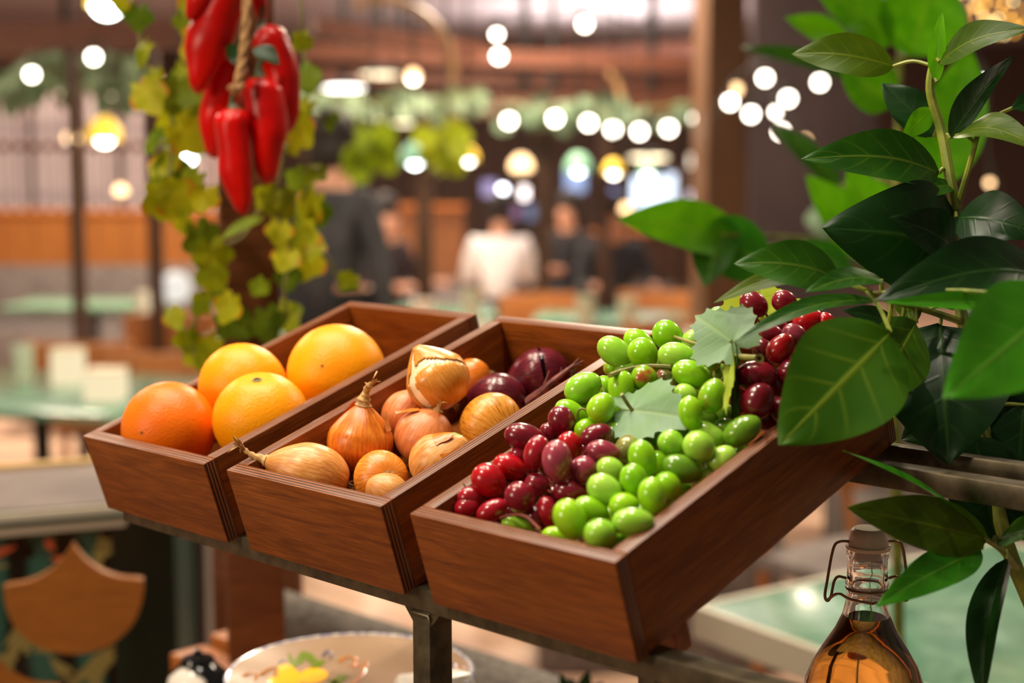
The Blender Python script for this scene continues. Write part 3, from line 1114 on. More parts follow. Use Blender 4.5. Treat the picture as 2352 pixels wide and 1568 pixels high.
for px, dh, lab in ((1148, 11.0, 'wooden stool under the white-shirted diner'), (884, 10.6, 'wooden stool under the plum-clothed diner'), (1312, 12.3, 'wooden stool under the black-clothed diner'), (1405, 10.6, 'wooden stool under the diner near the screens')):
    o = thing('stool', lab, 'stool', pos(px, dh), TURN)
    MB().lathe([(.19, .30), (.19, .34), (.0, .345)], 20).build('seat', M_WARMCHAIR, o)
    for k in range(4):
        a = pi / 4 + k * pi / 2
        MB().tube([(.17 * cos(a), .17 * sin(a), 0), (.12 * cos(a), .12 * sin(a), .305)], .016, 8).build('leg', M_WARMCHAIR, o)

# ------------------------------------------------------------------ three tilted walnut trays
TILT, TL, TH, TW, PLY = 0.3134, 0.31571, 0.0704, 0.18, 0.012
TRAY_X = (0.0, 0.21031, 0.42009)
ORIGIN = Vector((0, 0, 1.31759))
DEEP = Vector((0, cos(TILT), sin(TILT)))               # along a tray, front to back
NUP = Vector((0, -sin(TILT), cos(TILT)))               # out of the tray's mouth
XAX = Vector((1, 0, 0))
FLOOR_IN = -(TH - 0.010)


def from_tray(q, b):
    return ORIGIN + XAX * (TRAY_X[b] + q[0]) + DEEP * q[1] + NUP * q[2]


def to_tray(p, b):
    d = Vector(p) - ORIGIN - XAX * TRAY_X[b]
    return Vector((d.x, d.dot(DEEP), d.dot(NUP)))


def on_tray(px, py, z):
    """Distance at which the sight line through (px, py) crosses the plane z above the tray rims."""
    r = ray(px, py)
    return (ORIGIN + NUP * z - EYE).dot(NUP) / r.dot(NUP)


def panel(name, c, size, mats, parent, along='x', edges=('z', 'x')):
    """Plywood panel; local x along the grain, local y through the plies."""
    sx, sy, sz = size
    mb = MB()
    fm = {'z': (0, 1), 'y': (2, 3), 'x': (4, 5)}
    mb.box((0, 0, 0), size)
    for ax in edges:
        for k in fm[ax]:
            mb.m[k] = 1
    o = mb.build(name, mats, parent, bevel=.0011, angle=30)
    R = Matrix.Identity(4)
    if along == 'y':
        R = Matrix.Rotation(pi / 2, 4, 'Z')
    if along == 'flat':
        R = Matrix.Rotation(pi / 2, 4, 'Z') @ Matrix.Rotation(pi / 2, 4, 'X')
    o.matrix_local = Matrix.Translation(Vector(c)) @ R
    return o


TRAY_LABELS = ('stained walnut ply tray holding the four oranges, farthest from the plant', 'stained walnut ply tray in the middle holding the onions', 'stained walnut ply tray heaped with grapes beside the plant')
for b in range(3):
    t = thing('wooden_tray', TRAY_LABELS[b], 'tray', ORIGIN + XAX * TRAY_X[b], Matrix.Rotation(TILT, 4, 'X'), 'tilted walnut trays on the metal rack')
    MS = [M_WALNUT, M_PLY]
    panel('front_panel', (TW / 2, PLY / 2, -TH / 2), (TW, PLY, TH), MS, t)
    panel('back_panel', (TW / 2, TL - PLY / 2, -TH / 2), (TW, PLY, TH), MS, t)
    panel('side_panel', (PLY / 2, TL / 2, -TH / 2), (TL - 2 * PLY, PLY, TH), MS, t, 'y', ('z',))
    panel('side_panel', (TW - PLY / 2, TL / 2, -TH / 2), (TL - 2 * PLY, PLY, TH), MS, t, 'y', ('z',))
    panel('base_panel', (TW / 2, TL / 2, -TH + .0051), (TL - 2 * PLY, .0098, TW - 2 * PLY), MS, t, 'flat', ())
    # wooden stop block under the tray, hooked behind the front rail
    blk = MB().box((0, 0, 0), (.07, .016, .034)).build('stop_block', M_WALNUT, t, bevel=.001)
    blk.matrix_local = Matrix.Translation((TW - .052, .062, -TH - .0168))

# ------------------------------------------------------------------ metal rack
rp = at(1494, 1502, on_tray(1494, 1502, -TH))          # where tray bottom and rail meet
rb = at(2004, 1063, on_tray(2004, 1063, -TH))
rack = thing('metal_rack', 'olive bronze square-tube rack carrying the three wooden trays', 'rack', (0, rp.y, 0), 0.0)
RI = inv(rack)
S = .0185


def tube_x(name, y, ztop, x0, x1, w=S, h=S):
    return MB().box(((x0 + x1) / 2, y + w / 2, ztop - h / 2), (x1 - x0, w, h)).build(name, M_STEEL, rack, bevel=.0012, inv=RI)


FR_Y, FR_Z = rp.y, rp.z
BR_Y, BR_Z = rb.y, rb.z
tube_x('front_rail', FR_Y, FR_Z, .006, 1.00, .020, .0165)
tube_x('back_rail', BR_Y, BR_Z, .02, 1.00, .018, .017)
tube_x('back_rail', BR_Y + .030, BR_Z + .0085, .02, 1.00, .012, .012)
lx = at(948, 1420, (rp - EYE).dot(FWD) + .03)
LEG_X = None
# column of the visible leg: solve x so that the leg's front left edge shows at px 948
lo, hi = 0.2, 0.6
for _ in range(40):
    mid = (lo + hi) / 2
    d = Vector((mid, FR_Y, FR_Z - .06)) - EYE
    if CX + FPX * d.dot(RIGHT) / d.dot(FWD) < 948:
        lo = mid
    else:
        hi = mid
LEG_X = lo
for x in (LEG_X, .95):
    z1 = FR_Z - .0165
    MB().box((x + .009, FR_Y + .011, z1 / 2), (.018, .022, z1)).build('leg', M_STEEL, rack, bevel=.0012, inv=RI)
    z1 = BR_Z - .017
    MB().box((x + .009, BR_Y + .009, z1 / 2), (.018, .018, z1)).build('leg', M_STEEL, rack, bevel=.0012, inv=RI)
    mb = MB()
    for s in (-1, 1):                                    # small gussets in the corners
        xa = x + .009 + s * .009
        z0 = FR_Z - .0165
        vs = [(xa, FR_Y + .001, z0), (xa + s * .009, FR_Y + .001, z0), (xa, FR_Y + .001, z0 - .010), (xa, FR_Y + .019, z0), (xa + s * .009, FR_Y + .019, z0), (xa, FR_Y + .019, z0 - .010)]
        mb.add(vs, [(0, 1, 2), (5, 4, 3), (0, 3, 4, 1), (1, 4, 5, 2), (2, 5, 3, 0)])
    mb.build('gusset', M_STEEL, rack, smooth=False, inv=RI)
    mb = MB().tube([(x - .001, FR_Y - .0004, FR_Z - .0185), (x + .0175, FR_Y - .0004, FR_Z - .0185), (x + .0188, FR_Y - .0004, FR_Z - .022)], .0012, 8)
    mb.build('weld_bead', M_STEEL, rack, inv=RI)
for x in (LEG_X, .95):
    MB().box((x + .009, (FR_Y + BR_Y) / 2 + .02, .30), (.016, BR_Y - FR_Y - .02, .016)).build('cross_bar', M_STEEL, rack, bevel=.001, inv=RI)

# ------------------------------------------------------------------ oranges
q = N('orange peel')
rnd = q.random()
n1 = q.noise(q.coord('Object', (1, 1, 1)), 22, 2)
n2 = q.noise(q.coord('Object', (1, 1, 1)), 420, 2)
c = q.ramp(q.math('ADD', q.math('MULTIPLY', n1, .5), q.math('MULTIPLY', rnd, .5)), [(.15, srgb(226, 88, 4)), (.5, srgb(240, 122, 4)), (.85, srgb(250, 158, 8))])
q.color(c)
q.set(Roughness=.40, Subsurface_Weight=.08, Subsurface_Scale=.004)
q.p.inputs['Subsurface Radius'].default_value = (1, .4, .1)
q.bump(n2, .6, .0007)
q.p.inputs['Specular IOR Level'].default_value = .3
M_ORANGE = q.mat
M_ORANGE_YELLOW = q.mat.copy()
M_ORANGE_YELLOW.name = 'yellower orange peel'
for nd in M_ORANGE_YELLOW.node_tree.nodes:
    if nd.type == 'VALTORGB':
        for e_, c_ in zip(nd.color_ramp.elements, (srgb(244, 132, 2), srgb(250, 156, 2), srgb(253, 180, 10))):
            e_.color = c_
M_STEMGREEN = plain('dry green stem button', srgb(108, 104, 58), .7)
M_PIP = plain('dark blossom scar', srgb(110, 70, 30), .8)


def orange(px, py, d, rpx, label, axis, squash=.96, peel=None):
    R = rpx / FPX * d
    c = at(px, py, d)
    o = thing('orange', label, 'orange', c, frame(axis, (1, .3, 0)), 'oranges in the farthest tray')
    prof, n = [], 28
    for k in range(n + 1):
        th = pi * k / n
        r, z = R * sin(th), -R * squash * cos(th)
        if th > pi * .86:
            z -= R * .07 * ((th / pi - .86) / .14) ** 1.5
        prof.append((max(r, 0), z))
    MB().lathe(prof, 40, cap=False).build('peel', peel or M_ORANGE_YELLOW, o)
    zt = prof[-1][1]
    MB().lathe([(R * .115, zt - R * .012), (R * .105, zt + R * .025), (R * .06, zt + R * .045), (R * .05, zt + R * .015), (0, zt + R * .02)], 8).build('stem_button', M_STEMGREEN, o, smooth=False)
    MB().lathe([(0, -R * squash - .0003), (R * .03, -R * squash * .9985 - .0002), (R * .035, -R * squash * .997)], 10, cap=False).build('blossom_scar', M_PIP, o)
    return o


vw = -FWD
orange(388, 985, 1.3018, 109, 'deep orange one at the front of the tray with its blossom end facing out', -(vw * .75 - RIGHT * .30 - UP * .02), peel=M_ORANGE)
orange(600, 962, 1.2838, 111, 'orange with green stem button on top, leaning on the right tray side', UP * .86 + vw * .42 - RIGHT * .02)
orange(558, 890, 1.3553, 103, 'orange behind the front two, against the left tray side', UP * .3 - vw * .6 + RIGHT * .3)
orange(773, 858, 1.3573, 114, 'largest orange, deepest in the tray near its back panel', -(UP * .15 + vw * .8 - RIGHT * .15))

# ------------------------------------------------------------------ onions


def onion_skin(name, c1, c2, c3, rough=.33, veins=26, lines=.4):
    """Papery skin with streaks from root to neck (local z)."""
    q = N(name)
    tc = q.n('ShaderNodeTexCoord')
    s = q.n('ShaderNodeSeparateXYZ')
    q.link(tc.outputs['Object'], s.inputs[0])
    cxy = q.n('ShaderNodeCombineXYZ')
    q.link(s.outputs[0], cxy.inputs[0])
    q.link(s.outputs[1], cxy.inputs[1])
    nm = q.n('ShaderNodeVectorMath', operation='NORMALIZE')
    q.link(cxy.outputs[0], nm.inputs[0])
    sc3 = q.n('ShaderNodeVectorMath', operation='SCALE')
    q.link(nm.outputs[0], sc3.inputs[0])
    sc3.inputs['Scale'].default_value = 1.0
    z3 = q.n('ShaderNodeCombineXYZ')
    q.link(q.math('MULTIPLY', s.outputs[2], 9.0), z3.inputs[2])
    ad = q.n('ShaderNodeVectorMath', operation='ADD')
    q.link(sc3.outputs[0], ad.inputs[0])
    q.link(z3.outputs[0], ad.inputs[1])
    streak = q.noise(ad.outputs[0], 11, 4, .65)
    ad2 = q.n('ShaderNodeVectorMath', operation='ADD')
    q.link(sc3.outputs[0], ad2.inputs[0])
    z4 = q.n('ShaderNodeCombineXYZ')
    q.link(q.math('MULTIPLY', s.outputs[2], 2.0), z4.inputs[2])
    q.link(z4.outputs[0], ad2.inputs[1])
    ang = q.math('ARCTAN2', s.outputs[1], s.outputs[0])
    fr = q.math('ABSOLUTE', q.math('SUBTRACT', q.math('FRACT', q.math('ADD', q.math('MULTIPLY', ang, veins / (2 * pi)), q.math('MULTIPLY', streak, 1.2))), .5))
    line = q.math('SUBTRACT', 1.0, q.math('MINIMUM', q.math('MULTIPLY', fr, 14.0), 1.0))
    blot = q.noise(q.coord('Object', (1, 1, 1)), 45, 3)
    f = q.math('ADD', q.math('MULTIPLY', streak, .6), q.math('MULTIPLY', blot, .4))
    col = q.ramp(f, [(.32, c1), (.5, c2), (.68, c3)])
    col = q.mix(q.math('MULTIPLY', line, lines), col, c1)
    q.color(col)
    q.set(Roughness=rough, Subsurface_Weight=.1, Subsurface_Scale=.003)
    q.bump(q.math('ADD', streak, q.math('MULTIPLY', line, .3)), .25, .0008)
    return q.mat


M_ON_GOLD = onion_skin('golden onion skin', srgb(178, 90, 20), srgb(222, 134, 38), srgb(240, 176, 84))
M_ON_COPPER = onion_skin('copper onion skin', srgb(168, 82, 36), srgb(206, 122, 66), srgb(224, 152, 94), .4)
M_ON_AMBER = onion_skin('deep amber onion skin', srgb(160, 70, 8), srgb(212, 114, 22), srgb(234, 152, 56), .3)
M_ON_PALE = onion_skin('pale straw onion skin', srgb(168, 92, 32), srgb(214, 146, 72), srgb(238, 190, 122), .36)
M_ON_YELLOW = onion_skin('yellow onion skin with fine dark lines', srgb(120, 66, 12), srgb(218, 142, 40), srgb(238, 178, 78), .35, 34, .8)
M_ON_HONEY = onion_skin('smooth honey onion skin', srgb(206, 120, 34), srgb(224, 144, 56), srgb(238, 176, 98), .24, 20, .12)
M_ON_RED = onion_skin('purple red onion skin', srgb(46, 8, 18), srgb(88, 18, 32), srgb(122, 34, 46), .22)
M_ON_FLESH = mottled('pale onion flesh', srgb(238, 214, 160), srgb(250, 236, 200), 20, .25)
M_DRY = mottled('dried straw neck', srgb(150, 100, 48), srgb(222, 182, 116), 90, .7)
M_DRYRED = mottled('dried purple neck', srgb(70, 22, 26), srgb(140, 74, 60), 90, .6)
M_ROOT = mottled('dry root hair', srgb(150, 120, 84), srgb(196, 170, 130), 80, .8)
M_DARKSLIT = plain('dark split in the skin', srgb(20, 6, 10), 1.0)
M_DARKSLIT.node_tree.nodes['Principled BSDF'].inputs['Specular IOR Level'].default_value = 0


def onion_profile(R, H, neck=.10, shoulder=1.0, n=30, top=0.0):
    """Half outline from root to neck: R radius, H half height."""
    out = []
    for k in range(n + 1):
        t = k / n
        th = pi * t
        r = R * sin(th) ** .92
        z = -H * cos(th)
        if t > .62:
            w = (t - .62) / .38
            r = r * (1 - w * .25 * shoulder) + R * neck * w * w
            z = z + H * .34 * w * w * shoulder
        if t < .12:
            z += H * .03 * (1 - t / .12)
        out.append((max(r, 0), z))
    return out


def onion(px, py, d, rpx, label, axis, mat, hr=.92, neck=.10, shoulder=.8, dry=None, root=True, lumps=.025, seed=0, group='onions in the middle tray', roll=(.3, .2, 1)):
    R = rpx / FPX * d
    H = R * hr
    c = at(px, py, d)
    o = thing('onion', label, 'onion', c, frame(axis, roll), group)
    prof = onion_profile(R, H, neck, shoulder)
    mb = MB().lathe(prof, 40, cap=True)
    rs = random.Random(seed)
    ph = rs.uniform(0, 6)
    for p in mb.v:
        a = math.atan2(p.y, p.x)
        k = 1 + lumps * sin(3 * a + ph) * .5 + lumps * .5 * mnoise.noise(p * 60 + Vector((seed * 3, 0, 0)))
        p.x *= k
        p.y *= k
    mb.build('bulb', mat, o)
    zt, rt = prof[-1][1], R * neck
    if dry:
        kind, dm = dry if isinstance(dry, tuple) else (dry, M_DRY)
        ln = {'short': .30, 'mid': .8, 'long': 1.15}[kind] * R
        # twisted papery neck that frays into ribbons
        bend = Vector((rs.uniform(-.3, .3), rs.uniform(-.3, .3), 0)) * ln
        pts = [Vector((0, 0, zt - R * .06)), Vector((0, 0, zt + ln * .25)) + bend * .1, Vector((0, 0, zt + ln * .55)) + bend * .4, Vector((0, 0, zt + ln * .8)) + bend]
        pts = smooth_path(pts, 5)
        rr = [rt * (1.55 - .95 * min(1, k / (len(pts) * .55))) * (1 + .15 * sin(k * 1.9)) + R * .012 for k in range(len(pts))]
        nb = MB().tube(pts, rr, 10)
        for p in nb.v:
            p += Vector((mnoise.noise(p * 300), mnoise.noise(p * 300 + Vector((9, 0, 0))), 0)) * R * .05
        nb.build('neck', dm, o)
        fb = MB()
        for k in range(7 if kind != 'short' else 5):
            a = rs.uniform(0, 2 * pi)
            b = pts[-1 - rs.randrange(0, 4)]
            dr = Vector((cos(a) * rs.uniform(.3, .9), sin(a) * rs.uniform(.3, .9), rs.uniform(.3, 1.1))).normalized()
            sd = dr.cross(Vector((cos(a + 1), sin(a + 1), .3))).normalized()
            l2, w2 = R * rs.uniform(.18, .42) * (1.3 if kind != 'short' else 1), R * rs.uniform(.03, .075) * (1.7 if kind != 'short' else 1)
            crv = Vector((rs.uniform(-1, 1), rs.uniform(-1, 1), rs.uniform(-1, .4))) * l2 * .5
            vs = []
            for j in range(6):
                t = j / 5
                p = b + dr * l2 * t + crv * t * t
                ww = w2 * (1 - t * .75)
                s2 = sd * cos(t * 2) + dr.cross(sd) * sin(t * 2)
                vs += [p - s2 * ww, p + dr.cross(s2) * ww * .5, p + s2 * ww]
            fs = []
            for j in range(5):
                fs += [(j * 3, j * 3 + 1, j * 3 + 4, j * 3 + 3), (j * 3 + 1, j * 3 + 2, j * 3 + 5, j * 3 + 4)]
            fb.add(vs, fs)
        fb.build('frayed_skin', dm, o)
    if root:
        zb = prof[0][1]
        rb_ = MB()
        for k in range(16):
            a = rs.uniform(0, 2 * pi)
            r0 = R * rs.uniform(0, .10)
            b = Vector((r0 * cos(a), r0 * sin(a), zb + R * .03))
            dr = Vector((cos(a) * rs.uniform(.2, 1.2), sin(a) * rs.uniform(.2, 1.2), -1)).normalized()
            l2 = R * rs.uniform(.12, .32)
            rb_.tube([b, b + dr * l2 * .5, b + dr * l2 + Vector((rs.uniform(-1, 1), rs.uniform(-1, 1), 0)) * l2 * .4], [R * .014, R * .011, R * .004], 5)
        rb_.lathe([(R * .12, zb + R * .045), (R * .10, zb - R * .012), (0, zb - R * .016)], 12, cap=False)
        rb_.build('root_tuft', M_ROOT, o)
    return o


def flap(o, R, lat0, lat1, lon, wid, mat, lift=.18, seed=0, name='loose_skin'):
    """A curl of loose skin standing off the bulb."""
    mb = MB()
    rs = random.Random(seed)
    nu, nv = 8, 6
    vs = []
    for i in range(nu + 1):
        t = i / nu
        la = lat0 + (lat1 - lat0) * t
        for j in range(nv + 1):
            s_ = (j / nv - .5) * wid * (1 - .55 * t * t) * (1 + .15 * sin(5 * t + seed))
            rr = R * (1.015 + lift * t ** 1.8 * (1 - .5 * abs(j / nv - .5)))
            vs.append(Vector((rr * cos(la) * cos(lon + s_), rr * cos(la) * sin(lon + s_), rr * sin(la) * .95)))
    fs = [(i * (nv + 1) + j, i * (nv + 1) + j + 1, (i + 1) * (nv + 1) + j + 1, (i + 1) * (nv + 1) + j) for i in range(nu) for j in range(nv)]
    mb.add(vs, fs)
    return mb.build(name, mat, o)


on1 = onion(716, 1088, 1.1691, 70, 'long straw-coloured onion lying at the front left with twisted dry neck over the rim', -RIGHT * .86 + UP * .26 - FWD * .10, M_ON_PALE, 1.26, .11, .8, 'long', lumps=.03, seed=1)
flap(on1, 64 / FPX * 1.1691 * 1.0, .1, -.5, -1.2, .7, M_ON_GOLD, .10, 3)
on2 = onion(827, 1015, 1.2009, 77, 'amber onion standing upright with frayed dry neck', UP * .95 + RIGHT * .10 + vw * .10, M_ON_AMBER, .88, .15, .9, 'mid', seed=2)
flap(on2, 77 / FPX * 1.2009, .55, 1.05, 2.4, .9, M_ON_COPPER, .35, 5)
flap(on2, 77 / FPX * 1.2009, .5, 1.0, 0.2, .8, M_ON_PALE, .28, 6)
onion(935, 955, 1.2439, 60, 'smooth copper onion half hidden behind the peeled one', UP * .6 + RIGHT * .5 - vw * .4, M_ON_COPPER, .98, .08, .5, None, seed=3)
on6 = onion(974, 1006, 1.2052, 72, 'wrinkled copper onion in the middle with its curled top', UP * .80 + RIGHT * .42 + vw * .10, M_ON_COPPER, .86, .12, .4, 'short', seed=6, lumps=.05)
flap(on6, 72 / FPX * 1.2052, .95, .30, -.25, .55, M_ON_AMBER, .30, 7)
onion(1085, 868, 1.3010, 46, 'small rusty onion with dry roots, behind the peeled onion', -(RIGHT * .92 + UP * .2 + vw * .1), M_ON_AMBER, .95, .1, .6, None, seed=5)
on7 = onion(1128, 976, 1.2112, 76, 'yellow onion with fine dark lines leaning on the right tray side', -(RIGHT * .45 - UP * .38 + vw * .55) * -1 + UP * .1, M_ON_YELLOW, .86, .07, .3, 'short', seed=7)
on8 = onion(1008, 1064, 1.1629, 70, 'pale onion with greenish top and torn reddish skin at the right front', UP * .55 + RIGHT * .62 + vw * .12, M_ON_PALE, .95, .12, .8, None, seed=8)
flap(on8, 70 / FPX * 1.1629, .45, 1.25, 1.9, 1.3, M_ON_AMBER, .22, 9)
flap(on8, 70 / FPX * 1.1629, .55, 1.15, 0.4, 1.0, M_ON_AMBER, .25, 10)
MB().tube([(.55 * 70 / FPX * 1.1629, -.45 * 70 / FPX * 1.1629, .72 * 70 / FPX * 1.1629), (.35 * 70 / FPX * 1.1629, -.3 * 70 / FPX * 1.1629, .98 * 70 / FPX * 1.1629), (.1 * 70 / FPX * 1.1629, -.08 * 70 / FPX * 1.1629, 1.15 * 70 / FPX * 1.1629)], [.0012, .0016, .0016], 8).build('green_shoot', plain('green onion shoot', srgb(132, 158, 60), .5), on8)
onion(875, 1097, 1.1658, 64, 'golden onion at the front showing its root end', -(UP * .22 + RIGHT * .30 + vw * .75), M_ON_GOLD, .86, .1, .6, None, seed=9)
onion(890, 1134, 1.1311, 49, 'small pale peach onion at the very front of the tray', UP * .3 - RIGHT * .4 + vw * .2, M_ON_PALE, 1.0, .08, .4, None, root=False, seed=10)
on11 = onion(1147, 916, 1.2705, 60, 'shiny purple red onion lying in front of the larger red one', -RIGHT * .8 + UP * .1 - vw * .1, M_ON_RED, 1.06, .1, .5, None, seed=11)
on12 = onion(1243, 867, 1.2935, 70, 'large purple red onion with a dark split, at the tray back', -(RIGHT * .95 + UP * .12 - vw * .1), M_ON_RED, .98, .08, .5, None, seed=12)
R12 = 70 / FPX * 1.2935
spl = []
for k in range(22):
    th = 1.0 + 1.9 * (k / 21 - .5) * 1.5
    a = 0.0
    spl.append((th, a))
V12 = inv(on12).to_3x3() @ vw
U12 = inv(on12).to_3x3() @ UP
mb = MB()
for k in range(24):
    th = -0.35 + 1.9 * k / 23
    d_ = Vector((V12.x * cos(th) + U12.x * sin(th), V12.y * cos(th) + U12.y * sin(th), 0)).normalized()
    p = d_ * R12 * .985
    sd = Vector((0, 0, 1))
    w_ = .0016 * sin(pi * k / 23) + .0003
    mb.add([p * 1.026 - sd * w_, p * 1.026 + sd * w_], [])
for k in range(23):
    mb.f.append((2 * k, 2 * k + 1, 2 * k + 3, 2 * k + 2))
    mb.m.append(0)
mb.build('skin_split', M_DARKSLIT, on12)
# dried purple stalk of the front red onion, rising at the right
stalk = smooth_path([at(1215, 925, 1.262), at(1245, 900, 1.255), at(1275, 872, 1.25), at(1318, 838, 1.252)], 5)
MB().tube(stalk, [.0055 - .0044 * k / len(stalk) for k in range(len(stalk))], 8).build('dried_stalk', M_DRYRED, on11, inv=inv(on11))
mb = MB()
for a, b_ in (((1262, 885), (1300, 880)), ((1285, 865), (1290, 842)), ((1310, 845), (1340, 828)), ((1312, 842), (1336, 838)), ((1314, 840), (1330, 822)), ((1240, 905), (1262, 850))):
    mb.tube([at(a[0], a[1], 1.252), at((a[0] + b_[0]) / 2 + 2, (a[1] + b_[1]) / 2 - 2, 1.252), at(b_[0], b_[1], 1.252)], [.0011, .0009, .0004], 6)
mb.build('stalk_fibre', M_DRYRED, on11, inv=inv(on11))

# peeled onion on top: pale flesh under two pieces of golden skin
R4 = 74 / FPX * 1.2220
on4 = onion(1006, 873, 1.2220, 72.5, 'large golden onion on top of the pile with split skin showing white flesh', UP * .80 - RIGHT * .52 + vw * .05, M_ON_FLESH, .93, .09, 1.0, None, seed=4, lumps=.02)
prof = onion_profile(R4 * .998, R4 * .93, .09, 1.0, 44)
vloc = inv(on4).to_3x3() @ vw
rloc = inv(on4).to_3x3() @ RIGHT
a_view = math.atan2(vloc.y, vloc.x)
a_right = math.atan2(rloc.y, rloc.x)
sgn = 1 if ((a_right - a_view + pi) % (2 * pi) - pi) > 0 else -1
for nm_, upper in (('torn_upper_skin', True), ('torn_lower_skin', False)):
    mb = MB()
    n = 96
    vs = [Vector(((r * 1.005 + .0001) * cos(2 * pi * k / n), (r * 1.005 + .0001) * sin(2 * pi * k / n), z * 1.004)) for r, z in prof for k in range(n)]
    fs = []
    for i in range(len(prof) - 1):
        t = i / 44
        for k in range(n):
            an = ((2 * pi * (k + .5) / n - a_view + pi) % (2 * pi) - pi) * sgn       # 0 faces the lens, + to the right
            left_gap = -1.02 + .30 * (t - .5) + .05 * sin(t * 19)
            if left_gap < an < left_gap + .26 + .12 * sin(t * 3.2):
                continue
            crack = .60 + .10 * cos(an * 1.3) - .10 * max(0, an) * .9
            if -1.1 < an < 1.3:
                if upper and t < crack + .085 * min(1.0, 1.3 - an * .8):
                    continue
                if not upper and t > crack:
                    continue
            elif upper:
                continue
            fs.append((i * n + k, i * n + (k + 1) % n, (i + 1) * n + (k + 1) % n, (i + 1) * n + k))
    used = sorted({i for f_ in fs for i in f_})
    ix = {v: j for j, v in enumerate(used)}
    mb.add([vs[i] for i in used], [tuple(ix[i] for i in f_) for f_ in fs])
    so = mb.build(nm_, M_ON_HONEY, on4)
    sm = so.modifiers.new('thick', 'SOLIDIFY')
    sm.thickness = .0002
    sm.offset = 1

# ------------------------------------------------------------------ grapes


def grape_skin(name, lo, hi, blush=None, rough=.16, blush_at=.55):
    q = N(name)
    rnd = q.random()
    g = q.n('ShaderNodeTexCoord')
    v = q.n('ShaderNodeVectorMath', operation='ADD')
    cr = q.n('ShaderNodeCombineXYZ')
    q.link(q.math('MULTIPLY', rnd, 23.0), cr.inputs[0])
    q.link(g.outputs['Object'], v.inputs[0])
    q.link(cr.outputs[0], v.inputs[1])
    n1 = q.noise(v.outputs[0], 1.3, 2, .5)
    n2 = q.noise(v.outputs[0], 7, 3, .6)
    f = q.math('ADD', q.math('ADD', q.math('MULTIPLY', n1, .55), q.math('MULTIPLY', n2, .12)), q.math('MULTIPLY', rnd, .30))
    col = q.ramp(f, [(.28, lo), (.72, hi)])
    if blush:
        nb = q.noise(v.outputs[0], .9, 2, .5)
        fac = q.ramp(nb, [(blush_at - .08, (0, 0, 0, 1)), (blush_at + .08, (1, 1, 1, 1))])
        col = q.mix(fac, col, blush)
    q.color(col)
    q.set(Roughness=rough + .08, IOR=1.46, Subsurface_Weight=.22, Subsurface_Scale=.006)
    q.p.inputs['Subsurface Radius'].default_value = (1, .7, .25)
    q.p.inputs['Coat Weight'].default_value = .35
    q.p.inputs['Coat Roughness'].default_value = .06
    return q.mat


GM = {'g': grape_skin('bright green grape', srgb(118, 184, 4), srgb(158, 212, 26)),
      'l': grape_skin('frosted light green grape', srgb(134, 196, 36), srgb(176, 218, 84)),
      'h': grape_skin('green grape with olive end', srgb(100, 164, 10), srgb(138, 196, 26), srgb(150, 150, 40), .16, .60),
      'o': grape_skin('olive green grape', srgb(92, 138, 24), srgb(122, 164, 40)),
      'k': grape_skin('green grape turning brown', srgb(126, 142, 62), srgb(146, 152, 80), srgb(134, 80, 58)),
      'q': grape_skin('green grape with rust blush', srgb(120, 172, 20), srgb(130, 176, 30), srgb(160, 78, 30), .16, .50),
      'b': grape_skin('bright red grape', srgb(150, 4, 14), srgb(186, 10, 24)),
      'r': grape_skin('ruby grape', srgb(122, 6, 24), srgb(160, 14, 34)),
      'd': grape_skin('dark wine red grape', srgb(100, 8, 26), srgb(140, 20, 42)),
      'p': grape_skin('frosted purple red grape', srgb(128, 32, 54), srgb(166, 68, 88))}
GMESH = {}


def grape_mesh(code):
    if code not in GMESH:
        mb = MB().ball((0, 0, 0), 1.0, 28)
        for p in mb.v:                                    # slightly narrower towards the stalk end (+x)
            k = 1 - .07 * p.x
            p.y *= k
            p.z *= k
        o = mb.build('grape', GM[code], None, angle=180)
        GMESH[code] = o.data
        bpy.data.objects.remove(o)
    return GMESH[code]


M_GSTEM = mottled('olive grape stalk', srgb(96, 100, 40), srgb(142, 138, 66), 60, .5)
M_RSTEM = mottled('reddish grape stalk', srgb(84, 30, 22), srgb(130, 60, 40), 60, .5)


